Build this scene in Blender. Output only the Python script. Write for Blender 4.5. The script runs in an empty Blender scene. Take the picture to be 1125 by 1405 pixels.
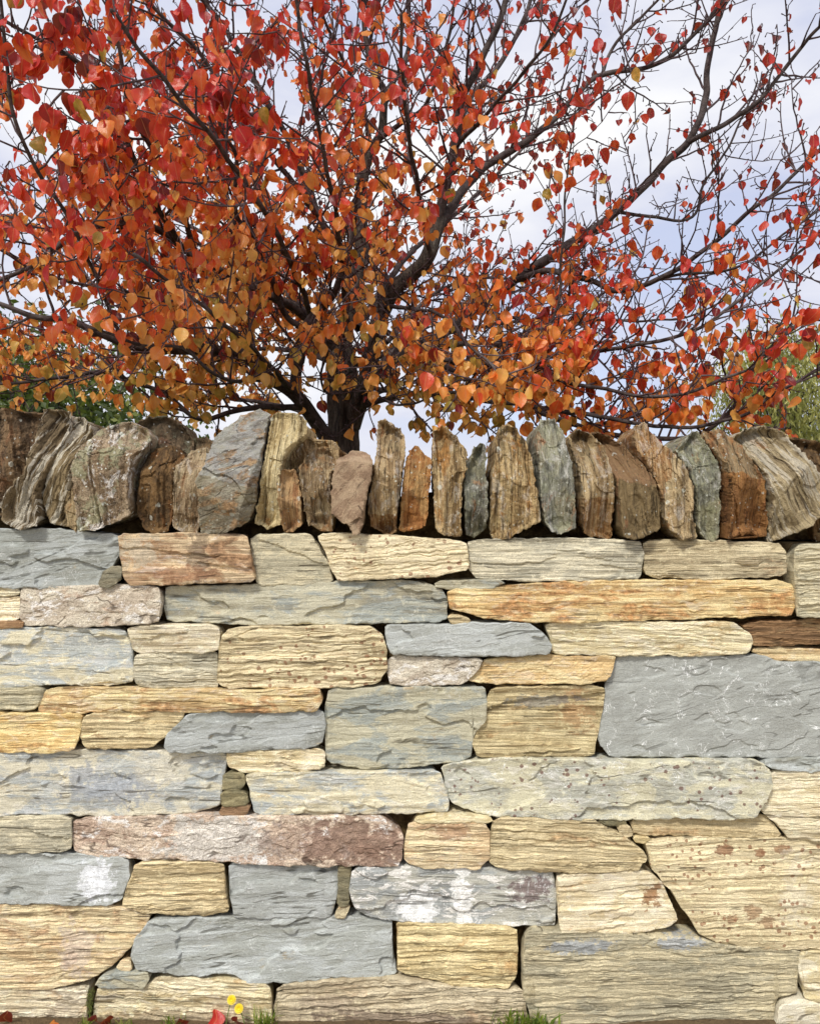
import bpy, math, random
import numpy as np
from mathutils import Vector

random.seed(7)
RNG = np.random.default_rng(7)
R = math.radians
scene = bpy.context.scene
col = scene.collection

# ------------------------------------------------------------------ camera
F_PX, DIST, CAM_Z = 1080.0, 2.25, 1.45          # focal length in photo pixels, metres to wall face, eye height
CX, CY = 562.5, 702.5
cam = bpy.data.cameras.new('camera')
cam.sensor_fit = 'HORIZONTAL'; cam.sensor_width = 36
cam.lens = 36 * F_PX / 1125
cam.clip_start = .05; cam.clip_end = 3000
camo = bpy.data.objects.new('camera', cam); col.objects.link(camo)
camo.location = (0, -DIST, CAM_Z); camo.rotation_euler = (R(90), 0, 0)
scene.camera = camo

# ------------------------------------------------------------------ sky, sun, exposure
SUN_EL, SUN_AZ = R(49), R(-24)       # azimuth: swing to the left of straight behind the camera
world = bpy.data.worlds.new('World'); scene.world = world; world.use_nodes = True
wn = world.node_tree.nodes; wl = world.node_tree.links; wn.clear()
wout = wn.new('ShaderNodeOutputWorld'); wmix = wn.new('ShaderNodeMixShader')
wbg = wn.new('ShaderNodeBackground'); wcl = wn.new('ShaderNodeBackground')
sky = wn.new('ShaderNodeTexSky'); sky.sky_type = 'NISHITA'; sky.sun_disc = False
sky.sun_elevation = SUN_EL; sky.sun_rotation = R(180) + SUN_AZ
wl.new(sky.outputs[0], wbg.inputs[0]); wbg.inputs[1].default_value = .12
wtc = wn.new('ShaderNodeTexCoord'); wmp = wn.new('ShaderNodeMapping'); wmp.inputs['Scale'].default_value = (1.2, 1.2, 3.2)
wmp.inputs['Location'].default_value = (.6, .2, .35)
wno = wn.new('ShaderNodeTexNoise'); wno.inputs['Scale'].default_value = 1.6; wno.inputs['Detail'].default_value = 7; wno.inputs['Roughness'].default_value = .52
wrc = wn.new('ShaderNodeValToRGB')
wrc.color_ramp.elements[0].position = .40; wrc.color_ramp.elements[0].color = (.60, .635, .81, 1)
wrc.color_ramp.elements[1].position = .64; wrc.color_ramp.elements[1].color = (1.0, 1.0, 1.0, 1)
wrm = wn.new('ShaderNodeValToRGB')
wrm.color_ramp.elements[0].position = .30; wrm.color_ramp.elements[0].color = (.72,) * 3 + (1,)
wrm.color_ramp.elements[1].position = .48; wrm.color_ramp.elements[1].color = (1, 1, 1, 1)
wl.new(wtc.outputs['Generated'], wmp.inputs[0]); wl.new(wmp.outputs[0], wno.inputs['Vector'])
wl.new(wno.outputs['Fac'], wrc.inputs[0]); wl.new(wno.outputs['Fac'], wrm.inputs[0])
wl.new(wrc.outputs[0], wcl.inputs[0]); wcl.inputs[1].default_value = .48
wl.new(wrm.outputs[0], wmix.inputs[0]); wl.new(wbg.outputs[0], wmix.inputs[1]); wl.new(wcl.outputs[0], wmix.inputs[2])
wl.new(wmix.outputs[0], wout.inputs[0])
sl = bpy.data.lights.new('sun', 'SUN'); sl.energy = 1.5; sl.angle = R(10); sl.color = (1, .965, .91)
so = bpy.data.objects.new('sun', sl); col.objects.link(so)
so.rotation_euler = (R(90) - SUN_EL, 0, SUN_AZ); so.location = (-2, -4, 6)
vs = scene.view_settings
vs.view_transform = 'Standard'; vs.look = 'None'; vs.gamma = 1; vs.use_curve_mapping = False
vs.exposure = 1.12
scene.cycles.max_bounces = 4; scene.cycles.diffuse_bounces = 3; scene.cycles.glossy_bounces = 2

# ------------------------------------------------------------------ helpers
def at(px, py, Y=0.0):
    s = (DIST + Y) / F_PX
    return ((px - CX) * s, Y, CAM_Z + (CY - py) * s)

def tag(o, label=None, cat=None, group=None, kind=None):
    if label: o['label'] = label
    if cat: o['category'] = cat
    if group: o['group'] = group
    if kind: o['kind'] = kind
    return o

def empty(name, loc=(0, 0, 0)):
    o = bpy.data.objects.new(name, None); col.objects.link(o); o.location = loc
    o.empty_display_size = .1
    return o

def mesh_np(name, V, Fs, mat=None, smooth=True, attrs=None, uv=None):
    """V (n,3); Fs list of (m,k) int arrays"""
    me = bpy.data.meshes.new(name)
    V = np.asarray(V, np.float32)
    Fs = [np.asarray(f, np.int32) for f in Fs if len(f)]
    me.vertices.add(len(V)); me.vertices.foreach_set('co', V.ravel())
    loops = np.concatenate([f.ravel() for f in Fs])
    tot = np.concatenate([np.full(len(f), f.shape[1], np.int32) for f in Fs])
    start = np.concatenate([[0], np.cumsum(tot)[:-1]]).astype(np.int32)
    me.loops.add(len(loops)); me.loops.foreach_set('vertex_index', loops)
    me.polygons.add(len(tot)); me.polygons.foreach_set('loop_start', start)
    try: me.polygons.foreach_set('loop_total', tot)
    except Exception: pass
    me.update(calc_edges=True)
    me.polygons.foreach_set('use_smooth', np.full(len(tot), smooth, bool))
    if attrs:
        for k, a in attrs.items():
            at_ = me.attributes.new(k, 'FLOAT', 'POINT'); at_.data.foreach_set('value', np.asarray(a, np.float32))
    if uv is not None:
        ul = me.uv_layers.new(name='UVMap'); ul.data.foreach_set('uv', np.asarray(uv, np.float32)[loops].ravel())
    if mat: me.materials.append(mat)
    me.validate()
    return me

def obj(name, me, parent=None, loc=(0, 0, 0)):
    o = bpy.data.objects.new(name, me); col.objects.link(o)
    o.location = loc
    if parent is not None: o.parent = parent
    return o

# ---- noise
def _hash(ix, iy, seed):
    h = (ix.astype(np.int64) * 374761393 + iy.astype(np.int64) * 668265263 + seed * 1442695041) & 0xffffffff
    h = ((h ^ (h >> 13)) * 1274126177) & 0xffffffff
    return (h ^ (h >> 16)) & 0xffff
def perlin(x, y, seed=0):
    x = np.asarray(x, float); y = np.asarray(y, float)
    ix = np.floor(x); iy = np.floor(y); fx = x - ix; fy = y - iy
    u = fx * fx * fx * (fx * (fx * 6 - 15) + 10); v = fy * fy * fy * (fy * (fy * 6 - 15) + 10)
    def g(dx, dy):
        a = _hash(ix + dx, iy + dy, seed) * (2 * math.pi / 65536)
        return np.cos(a) * (fx - dx) + np.sin(a) * (fy - dy)
    a = g(0, 0); b = g(1, 0); c = g(0, 1); d = g(1, 1)
    return ((a + u * (b - a)) * (1 - v) + (c + u * (d - c)) * v) * 1.4
def fbm(x, y, seed=0, oct=4, gain=.5):
    s = 0; a = 1.0; t = 0
    for i in range(oct):
        s = s + a * perlin(x * 2 ** i, y * 2 ** i, seed + 17 * i); t += a; a *= gain
    return s / t * 1.3
def beds(u, v, fu, fv, seed, oct=4, gain=.55):      # layered noise: octaves add across the beds more than along them
    r = 0; a = 1.0; t = 0
    for i in range(oct):
        r = r + a * perlin(u * fu * 1.45 ** i, v * fv * 2 ** i, seed + 23 * i); t += a; a *= gain
    return r / t * 1.3
def sstep(a, b, x):
    t = np.clip((x - a) / (b - a), 0, 1); return t * t * (3 - 2 * t)
def terr(t, e=.78, lin=.25):
    k = np.floor(t); f = t - k
    return lin * t + (1 - lin) * (k + sstep(e, 1, f))

# ---- node helper
class NT:
    def __init__(s, name):
        s.m = bpy.data.materials.new(name); s.m.use_nodes = True
        s.n = s.m.node_tree.nodes; s.l = s.m.node_tree.links
        s.n.clear(); s.out = s.n.new('ShaderNodeOutputMaterial')
    def node(s, t, ins=None, **props):
        nd = s.n.new('ShaderNode' + t)
        for k, v in props.items(): setattr(nd, k, v)
        for k, v in (ins or {}).items(): s.put(nd.inputs[k], v)
        return nd
    def put(s, sock, v):
        if hasattr(v, 'is_output') or isinstance(v, bpy.types.NodeSocket): s.l.new(v, sock)
        else:
            if isinstance(v, tuple) and len(v) == 3 and sock.type == 'RGBA': v = v + (1,)
            sock.default_value = v
    def mix(s, f, a, b, mode='MIX'):
        nd = s.node('Mix', data_type='RGBA', blend_type=mode)
        s.put(nd.inputs[0], f); s.put(nd.inputs[6], a); s.put(nd.inputs[7], b)
        return nd.outputs[2]
    def math(s, op, a, b=0.0, c=None):
        nd = s.node('Math', operation=op); s.put(nd.inputs[0], a); s.put(nd.inputs[1], b)
        if c is not None: s.put(nd.inputs[2], c)
        return nd.outputs[0]
    def remap(s, v, a, b, c=0.0, d=1.0):
        nd = s.node('MapRange', {0: v, 1: a, 2: b, 3: c, 4: d}); nd.interpolation_type = 'SMOOTHSTEP'
        return nd.outputs[0]
    def noise(s, vec, scale, detail=4, rough=.55, dist=0):
        return s.node('TexNoise', {'Vector': vec, 'Scale': scale, 'Detail': detail, 'Roughness': rough, 'Distortion': dist}).outputs['Fac']
    def ramp(s, f, stops):
        nd = s.node('ValToRGB', {0: f}); cr = nd.color_ramp
        while len(cr.elements) < len(stops): cr.elements.new(.5)
        for e, (p, c) in zip(cr.elements, stops): e.position = p; e.color = tuple(c) + (1,)
        return nd.outputs[0]
    def surf(s, sh): s.l.new(sh, s.out.inputs[0])

def srgb(r, g, b):
    f = lambda c: (c / 255 / 12.92) if c <= 10 else (((c / 255) + .055) / 1.055) ** 2.4
    return (f(r), f(g), f(b))
def sc(c, k): return tuple(min(1, v * k) for v in c)

# ------------------------------------------------------------------ stone materials
def stone_mat(name, A, B, D, rustc=(.36, .14, .035), rust=0.0, streak=.6, ang=0.0, an=(3, 3, 150), vein=0.0, spots=0.0,
              spotc=(.25, .07, .02), lichen=0.0, green=0.0, grain=.28, bump=.6, rough=.85, pale=0.0, rustan=(6, 6, 16), pline=0.0, crack=.7, gain=1.10, facec=None, patches=(), sat=.90):
    """A main tint, B second tint in broad patches, D tint of the thin beds"""
    t = NT(name)
    tc = t.node('TexCoord').outputs['Object']
    rnd = t.node('ObjectInfo').outputs['Random']
    off = t.node('CombineXYZ', {0: t.math('MULTIPLY', rnd, 37.0), 1: t.math('MULTIPLY', rnd, 11.0), 2: t.math('MULTIPLY', rnd, 53.0)}).outputs[0]
    base = t.node('VectorMath', {0: tc, 1: off}, operation='ADD').outputs[0]
    rot = t.node('Mapping', {0: base, 'Rotation': (0, ang, 0)}).outputs[0]
    wob = t.node('TexNoise', {'Vector': rot, 'Scale': 9.0, 'Detail': 3.0}).outputs['Color']
    wob = t.node('VectorMath', {0: wob, 1: (.5, .5, .5)}, operation='SUBTRACT').outputs[0]
    rot = t.node('VectorMath', {0: rot, 1: t.node('VectorMath', {0: wob, 'Scale': .010}, operation='SCALE').outputs[0]}, operation='ADD').outputs[0]
    st = t.node('Mapping', {0: rot, 'Scale': an}).outputs[0]
    rs = t.node('Mapping', {0: rot, 'Scale': rustan}).outputs[0]
    sk = t.math('ADD', .30, t.math('MULTIPLY', t.math('FRACT', t.math('MULTIPLY', rnd, 29.3)), .62))
    n_big = t.noise(rs, 1.0, 5, .66, .5)
    n_st = t.noise(st, 1.0, 3.5, .68, .2)
    n_st2 = t.noise(st, .42, 4.5, .70, .3)
    n_mid = t.noise(base, 46, 4, .72)
    n_fine = t.noise(base, 330, 1, .75)
    c = t.mix(t.remap(n_big, .45, .55), A, B)
    if facec:
        fa = t.node('Attribute', attribute_name='face').outputs['Fac']
        c = t.mix(t.remap(t.math('ADD', fa, t.math('MULTIPLY', t.math('SUBTRACT', n_mid, .5), .9)), .4, .6, 0, .9), c, facec)
    c = t.mix(t.math('MULTIPLY', t.remap(n_st, .53, .61), t.math('MULTIPLY', sk, streak)), c, D)
    c = t.mix(t.math('MULTIPLY', t.remap(n_st, .51, .40), t.math('MULTIPLY', sk, streak * .7)), c, sc(A, 1.28))
    c = t.mix(t.math('MULTIPLY', t.remap(n_st2, .53, .62), t.math('MULTIPLY', sk, streak * .9)), c, sc(D, .7))
    c = t.mix(t.math('MULTIPLY', t.remap(n_mid, .54, .66), .4), c, sc(A, 1.45))
    if pale: c = t.mix(t.math('MULTIPLY', t.remap(t.noise(rs, 2.0, 6, .74, .8), .53, .60), pale), c, (.78, .75, .69))
    if rust:
        nr = t.noise(rs, 1.15, 5, .68, .7)
        rc = t.mix(t.remap(n_mid, .40, .62), t.mix(t.remap(n_st, .42, .58), rustc, sc(rustc, .5)), sc(rustc, 1.5))
        c = t.mix(t.remap(nr, .66 - .26 * rust, .76 - .26 * rust, 0, .85), c, rc)
    if pline: c = t.mix(t.math('MULTIPLY', t.remap(n_st2, .50, .54), pline), c, (.66, .60, .46))
    sep = t.node('SeparateXYZ', {0: tc}) if patches else None
    for (qx, qz, ax, az, pc, am) in patches:      # stains of their own shape on this one stone
        ex = t.math('DIVIDE', t.math('SUBTRACT', sep.outputs[0], qx), ax); ez = t.math('DIVIDE', t.math('SUBTRACT', sep.outputs[2], qz), az)
        dd = t.math('SQRT', t.math('ADD', t.math('MULTIPLY', ex, ex), t.math('MULTIPLY', ez, ez)))
        dd = t.math('ADD', dd, t.math('ADD', t.math('MULTIPLY', t.math('SUBTRACT', n_big, .5), 3.0), t.math('MULTIPLY', t.math('SUBTRACT', n_mid, .5), 3.2)))
        c = t.mix(t.remap(dd, .75, 1.15, am, 0), c, t.mix(t.remap(n_mid, .4, .62), sc(pc, .82), sc(pc, 1.2)))
    if vein:
        nv = t.noise(base, 10, 4, .62, 1.4)
        ln = t.math('SUBTRACT', 1.0, t.remap(t.math('ABSOLUTE', t.math('SUBTRACT', nv, .5)), .0, .010))
        ln = t.math('MULTIPLY', ln, t.remap(t.noise(base, 17, 3), .48, .58))
        c = t.mix(t.math('MULTIPLY', ln, vein), c, (.74, .75, .72))
    if spots:
        vo = t.node('TexVoronoi', {'Vector': base, 'Scale': 52.0, 'Randomness': 1.0})
        dd = t.math('ADD', vo.outputs['Distance'], t.math('MULTIPLY', n_mid, .5))
        cut = t.math('MULTIPLY', t.node('SeparateXYZ', {0: vo.outputs['Color']}).outputs[1], .22)
        sp = t.remap(t.math('SUBTRACT', dd, cut), .33, .40, 1, 0)
        sp = t.math('MULTIPLY', sp, t.remap(t.noise(base, 9, 3), .52 - .1 * spots, .58 - .1 * spots))
        c = t.mix(t.math('MULTIPLY', sp, .8), c, spotc)
    nc = t.noise(st, .20, 3, .6, .8)
    ck = t.math('SUBTRACT', 1.0, t.remap(t.math('ABSOLUTE', t.math('SUBTRACT', nc, .5)), .003, .013))
    ck = t.math('MULTIPLY', ck, t.remap(t.noise(rs, 1.9, 3), .47, .56))
    c = t.mix(t.math('MULTIPLY', ck, crack), c, sc(D, .28))
    c = t.mix(t.math('MULTIPLY', t.remap(n_fine, .42, .70), grain), c, sc(D, .45))
    if green:
        ng = t.noise(base, 13, 5, .74)
        c = t.mix(t.math('MULTIPLY', t.remap(ng, .52, .58), green), c, (.30, .31, .18))
    if lichen:
        for scl, thr in ((38.0, .78), (85.0, .80)):
            v2 = t.node('TexVoronoi', {'Vector': base, 'Scale': scl})
            sx = t.node('SeparateXYZ', {0: v2.outputs['Color']})
            lk = t.math('ADD', v2.outputs['Distance'], t.math('MULTIPLY', n_mid, .5))
            lk = t.remap(t.math('SUBTRACT', lk, t.math('MULTIPLY', sx.outputs[1], .22)), .30, .36, 1, 0)
            lk = t.math('MULTIPLY', lk, t.remap(sx.outputs[0], thr, thr + .03))
            c = t.mix(t.math('MULTIPLY', lk, lichen), c, (.58, .59, .50))
    hs = t.node('HueSaturation', {'Hue': t.math('ADD', .4975, t.math('MULTIPLY', t.math('FRACT', t.math('MULTIPLY', rnd, 7.3)), .005)), 'Saturation': t.math('ADD', sat - .12, t.math('MULTIPLY', t.math('FRACT', t.math('MULTIPLY', rnd, 13.7)), .24)), 'Value': t.math('ADD', gain - .13, t.math('MULTIPLY', rnd, .26)), 'Color': c})
    c = hs.outputs[0]
    p = t.node('BsdfPrincipled', {'Base Color': c, 'Roughness': rough})
    p.inputs['Specular IOR Level'].default_value = .25
    stp = t.math('ADD', t.math('MULTIPLY', t.math('FLOOR', t.math('MULTIPLY', n_st2, 9.0)), .16), t.math('MULTIPLY', t.math('FLOOR', t.math('MULTIPLY', n_st, 8.0)), .08))
    h = t.math('ADD', t.math('MULTIPLY', n_st, .30), t.math('ADD', stp, t.math('MULTIPLY', n_mid, .45)))
    h = t.math('ADD', h, t.math('MULTIPLY', n_fine, .40))
    h = t.math('SUBTRACT', h, t.math('MULTIPLY', ck, .35))
    b = t.node('Bump', {'Height': h, 'Strength': bump, 'Distance': .010})
    t.l.new(b.outputs[0], p.inputs['Normal'])
    t.surf(p.outputs[0])
    return t.m

M = {}; ARGS = {}
_stone_mat = stone_mat
def stone_mat(name, *a, **k):
    m = _stone_mat(name, *a, **k); ARGS[m] = (name, a, k); return m
SA = (4, 4, 52)
M['S'] = stone_mat('blue_grey_slate', srgb(156, 159, 152), srgb(172, 176, 172), srgb(122, 118, 100), vein=.5, streak=.42, an=(6, 6, 40), ang=.12, bump=.5, rust=.12, rustc=(.38, .31, .19), gain=1.16)
M['SV'] = stone_mat('veined_grey_slate', srgb(150, 152, 144), srgb(162, 165, 157), srgb(124, 121, 108), vein=1.0, streak=.35, an=(8, 8, 34), ang=.25, bump=.55, crack=.4, gain=1.16)
M['SG'] = stone_mat('green_grey_slate', srgb(180, 174, 144), srgb(150, 156, 148), srgb(124, 112, 80), vein=.3, streak=.6, an=SA, rust=.2, rustc=(.36, .26, .13), gain=1.16)
M['SL'] = stone_mat('pale_slate', srgb(206, 198, 168), srgb(168, 174, 172), srgb(138, 124, 92), vein=.4, streak=.6, an=SA, rust=.25, rustc=(.46, .36, .20), pale=.25, gain=1.16)
M['SW'] = stone_mat('white_stained_slate', srgb(150, 153, 150), srgb(176, 174, 160), srgb(112, 108, 98), vein=.6, streak=.45, an=SA, pale=.85, rust=.15, rustc=(.2, .13, .12), gain=1.16)
M['SP'] = stone_mat('spotted_grey_stone', srgb(190, 184, 154), srgb(164, 164, 150), srgb(134, 124, 96), vein=.8, streak=.35, an=(9, 9, 26), spots=.6, spotc=(.13, .05, .035), pale=.3, gain=1.16)
M['C'] = stone_mat('cream_schist', srgb(220, 202, 156), srgb(198, 178, 132), srgb(122, 98, 58), streak=.75, rust=.36, rustc=(.42, .27, .12), bump=.8, gain=1.12)
M['CG'] = stone_mat('grey_cream_schist', srgb(212, 200, 164), srgb(184, 176, 148), srgb(112, 98, 68), streak=.75, rust=.3, rustc=(.36, .34, .24), bump=.8, gain=1.12)
M['CL'] = stone_mat('pale_cream_schist', srgb(234, 220, 182), srgb(216, 198, 152), srgb(132, 108, 66), streak=.7, an=(3, 3, 110), rust=.3, rustc=(.46, .31, .14), bump=.6, pale=.25, gain=1.12)
M['CO'] = stone_mat('ochre_schist', srgb(222, 200, 146), srgb(212, 178, 118), srgb(130, 98, 50), streak=.7, rust=.42, rustc=(.40, .215, .075), bump=.62, pale=.2, gain=1.12)
M['CS'] = stone_mat('rust_spotted_schist', srgb(226, 208, 162), srgb(208, 188, 140), srgb(132, 106, 62), streak=.65, an=(3, 3, 110), spots=.75, spotc=(.28, .11, .035), rust=.22, rustc=(.44, .27, .11), bump=.6, gain=1.12)
M['R'] = stone_mat('rusty_schist', srgb(206, 178, 128), srgb(172, 132, 84), srgb(104, 72, 38), streak=.7, rust=.66, rustc=(.30, .145, .042), bump=.62, pale=.25)
M['OR'] = stone_mat('orange_streaked_schist', srgb(220, 200, 148), srgb(204, 172, 116), srgb(130, 94, 52), streak=.7, an=(3, 3, 120), rust=.56, rustc=(.40, .205, .075), bump=.62, pale=.2, gain=1.12)
M['P'] = stone_mat('pink_quartzite', srgb(204, 194, 172), srgb(190, 176, 154), srgb(136, 114, 92), streak=.45, an=(14, 14, 40), rust=.35, rustc=(.38, .27, .18), pale=.85, grain=.5, sat=.85, rustan=(9, 9, 16))
M['PB'] = stone_mat('red_brown_quartzite', srgb(208, 186, 156), srgb(184, 154, 126), srgb(122, 88, 64), streak=.5, an=(12, 12, 40), rust=.45, rustc=(.28, .165, .095), pale=.9, grain=.5, sat=.85, rustan=(6, 6, 12))
PATCH = {
 'PB': [(-.05, 0, .14, .08, (.62, .58, .50), .8), (.36, -.01, .15, .06, (.24, .125, .07), .85), (.17, 0, .09, .05, (.30, .175, .11), .6)],
 'R': [(-.13, .02, .06, .04, (.56, .45, .28), .85), (.04, 0, .03, .08, (.14, .09, .05), .6), (-.02, -.04, .08, .02, (.36, .15, .04), .7)],
 'SW': [(-.10, -.03, .05, .05, (.82, .82, .79), .9), (.03, 0, .03, .09, (.82, .81, .76), .9), (.22, .02, .07, .035, (.19, .135, .125), .85)],
 'S': [(.15, 0, .05, .055, (.74, .76, .78), .85)],
 'CL': [(.105, .02, .032, .035, (.32, .145, .035), .85)],
 'CG': [(-.22, .105, .08, .022, (.40, .43, .45), .8), (.05, .105, .08, .016, (.46, .49, .51), .8)],
 'CO': [(.06, -.01, .05, .07, (.66, .52, .40), .6)],
 'CLf': [(-.05, -.045, .22, .022, (.34, .25, .14), .75), (.14, .0, .07, .03, (.44, .34, .20), .6)],
 'Cf': [(.02, -.04, .26, .022, (.30, .20, .12), .75), (-.2, .0, .08, .03, (.40, .29, .17), .6)],
 'CS': [(-.10, .13, .022, .018, (.26, .10, .03), .85), (.0, .12, .018, .014, (.28, .11, .03), .8), (.06, .13, .025, .012, (.30, .13, .04), .8), (-.02, -.05, .02, .015, (.32, .15, .05), .7), (.02, -.08, .022, .014, (.30, .14, .05), .7), (-.08, -.07, .016, .012, (.30, .13, .04), .7), (.1, .0, .05, .1, (.80, .72, .52), .5)],
 'COb': [(.02, .04, .05, .02, (.40, .20, .06), .75)],
 'C': [(.10, .03, .06, .05, (.50, .29, .13), .7), (.02, .06, .12, .015, (.32, .31, .27), .7)],
 'SL': [(.05, -.01, .12, .05, (.36, .39, .43), .75), (.2, .05, .08, .04, (.66, .62, .48), .6)],
}
M['B'] = stone_mat('brown_schist', srgb(150, 114, 76), srgb(178, 148, 104), srgb(82, 58, 34), streak=.8, rust=.5, rustc=(.22, .10, .04), bump=.62)
M['O'] = stone_mat('olive_brown_chip', srgb(142, 132, 100), srgb(122, 116, 90), srgb(80, 70, 48), streak=.5, an=(12, 12, 50))
M['W'] = stone_mat('white_footing_stone', srgb(234, 224, 196), srgb(216, 200, 158), srgb(160, 138, 96), streak=.45, an=(6, 6, 50), rust=.2, rustc=(.5, .33, .14))
kw = dict(sat=.96, an=(130, 12, 3), rustan=(18, 10, 7), lichen=.6, bump=.9)
M['kb'] = stone_mat('dark_brown_cope', srgb(120, 94, 60), srgb(84, 66, 44), srgb(54, 40, 26), rust=.55, rustc=(.16, .075, .025), **{**kw, 'an': (40, 20, 20)})
M['kx'] = stone_mat('brown_lump_cope', srgb(132, 106, 68), srgb(94, 78, 52), srgb(58, 46, 30), rust=.45, rustc=(.19, .09, .035), an=(24, 24, 30), rustan=(12, 12, 12), lichen=.8, green=.4, bump=.9)
M['ks'] = stone_mat('striped_cope', srgb(138, 118, 82), srgb(112, 94, 62), srgb(66, 52, 34), streak=.9, an=(120, 14, 9), rustan=(14, 8, 5), ang=-.38, bump=1.0, pline=.85)
M['ksr'] = stone_mat('layered_cope', srgb(166, 148, 108), srgb(134, 116, 80), srgb(74, 60, 40), streak=.9, an=(110, 14, 9), rustan=(14, 8, 5), ang=.5, bump=1.0, pline=.5, rust=.3, rustc=(.28, .13, .04))
M['kl'] = stone_mat('lichened_cope', srgb(166, 146, 118), srgb(126, 104, 76), srgb(74, 56, 36), pale=.7, green=.55, an=(34, 20, 30), rustan=(12, 10, 9), lichen=1.0, bump=.9, grain=.6)
M['kg'] = stone_mat('grey_slate_cope', srgb(158, 155, 146), srgb(140, 136, 124), srgb(96, 86, 70), rust=.45, rustc=(.28, .16, .07), an=(16, 14, 50), ang=-.5, rustan=(8, 8, 18), lichen=.7, bump=.62)
M['kc'] = stone_mat('straw_cope', srgb(206, 190, 150), srgb(184, 164, 122), srgb(104, 84, 54), streak=.85, ang=-.12, rust=.2, rustc=(.36, .19, .07), **kw)
M['ko'] = stone_mat('orange_brown_cope', srgb(172, 134, 80), srgb(156, 104, 50), srgb(84, 58, 30), streak=.8, rust=.55, rustc=(.29, .125, .03), green=.15, **kw)
M['kt'] = stone_mat('tan_cope', srgb(170, 148, 112), srgb(132, 108, 76), srgb(68, 52, 34), streak=.9, rust=.5, rustc=(.25, .125, .045), green=.1, pale=.25, **kw)
M['kv'] = stone_mat('grey_green_cope', srgb(140, 136, 110), srgb(120, 120, 106), srgb(70, 60, 40), streak=.85, rust=.4, rustc=(.26, .12, .04), green=.35, pale=.3, **kw)
M['ktr'] = stone_mat('tan_cope_rusty_break', srgb(176, 154, 116), srgb(146, 122, 86), srgb(72, 55, 36), streak=.85, rust=.3, rustc=(.27, .13, .045), green=.1, pale=.25, facec=(.26, .125, .04), **kw)
M['kor'] = stone_mat('rust_cope_weathered_top', srgb(160, 114, 56), srgb(146, 100, 48), srgb(80, 52, 28), streak=.6, rust=.6, rustc=(.26, .11, .03), facec=(.30, .23, .12), **kw)
M['kol'] = stone_mat('olive_cope_rusty_top', srgb(128, 106, 66), srgb(112, 92, 56), srgb(66, 50, 30), streak=.7, rust=.35, rustc=(.24, .10, .03), facec=(.24, .125, .045), **kw)
M['kgr'] = stone_mat('grey_cope_broken_foot', srgb(150, 142, 122), srgb(128, 116, 92), srgb(84, 70, 50), rust=.6, rustc=(.27, .15, .06), an=(18, 14, 60), ang=.35, rustan=(9, 9, 22), lichen=.6, bump=.9, facec=(.36, .355, .33), green=.15)
M['kp'] = stone_mat('mauve_brown_cope', srgb(158, 134, 102), srgb(134, 108, 80), srgb(84, 62, 44), streak=.4, an=(20, 14, 24), rustan=(9, 9, 9), rust=.35, rustc=(.22, .13, .075), bump=.62)

for k_, pp in PATCH.items():
    nm_, a_, kk_ = ARGS[M[k_.rstrip('bf')]]
    M['stained_' + k_] = _stone_mat('stained_' + nm_, *a_, **{**kk_, 'patches': pp})

def mortar_mat():
    t = NT('earth_mortar'); tc = t.node('TexCoord').outputs['Object']
    n = t.noise(tc, 22, 6, .7); n2 = t.noise(tc, 120, 4, .7)
    c = t.mix(t.remap(n, .38, .62), srgb(70, 55, 36), srgb(118, 100, 70))
    c = t.mix(t.remap(n2, .4, .7, 0, .6), c, srgb(66, 52, 34))
    p = t.node('BsdfPrincipled', {'Base Color': c, 'Roughness': .95}); p.inputs['Specular IOR Level'].default_value = .1
    b = t.node('Bump', {'Height': t.math('ADD', n, t.math('MULTIPLY', n2, .5)), 'Strength': .8, 'Distance': .01}); t.l.new(b.outputs[0], p.inputs['Normal'])
    t.surf(p.outputs[0]); return t.m
M['mortar'] = mortar_mat()

# ------------------------------------------------------------------ ground
def ground_mat():
    t = NT('soil_and_turf'); g = t.node('NewGeometry').outputs['Position']
    n = t.noise(g, 1.4, 6, .65); n2 = t.noise(g, 40, 5, .7); n3 = t.noise(g, 160, 3, .7)
    soil = t.mix(n2, srgb(92, 72, 48), srgb(150, 126, 88))
    turf = t.mix(n2, srgb(62, 84, 34), srgb(120, 128, 62))
    far = t.remap(t.node('SeparateXYZ', {0: g}).outputs[1], .25, .6)
    c = t.mix(t.math('MULTIPLY', far, t.remap(n, .36, .5)), soil, turf)
    p = t.node('BsdfPrincipled', {'Base Color': c, 'Roughness': .95})
    b = t.node('Bump', {'Height': t.math('ADD', n2, n3), 'Strength': .9, 'Distance': .02}); t.l.new(b.outputs[0], p.inputs['Normal'])
    t.surf(p.outputs[0]); return t.m
M['ground'] = ground_mat()
def ground_z(x, y):
    bank = np.exp(-np.abs(y) / .05) * (.005 + .009 * np.clip(perlin(x * 3, y * 0 + .3, 5) + .35, 0, 1))
    rough = .006 * fbm(x * 9, y * 9, 3, 3) * np.exp(-(x * x + y * y) / 40)
    return bank + rough - .015 + np.clip(-(y - 12) * .012, -2.5, 0)
gx = np.unique(np.concatenate([np.linspace(-3, 3, 240), np.linspace(-20, 20, 60), np.array([-1500, -600, -200, -80, -40, 40, 80, 200, 600, 1500])]))
gy = np.unique(np.concatenate([np.linspace(-.5, .6, 60), np.linspace(-8, 14, 60), np.array([-600, -200, -60, -20, 20, 40, 80, 200, 600, 1800])]))
GX, GY = np.meshgrid(gx, gy, indexing='ij'); GZ = ground_z(GX, GY)
ni, nj = GX.shape; idx = np.arange(ni * nj).reshape(ni, nj)
gf = np.stack([idx[:-1, :-1], idx[1:, :-1], idx[1:, 1:], idx[:-1, 1:]], -1).reshape(-1, 4)
tag(obj('ground', mesh_np('ground', np.stack([GX, GY, GZ], -1).reshape(-1, 3), [gf], M['ground'])), kind='structure')

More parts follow.
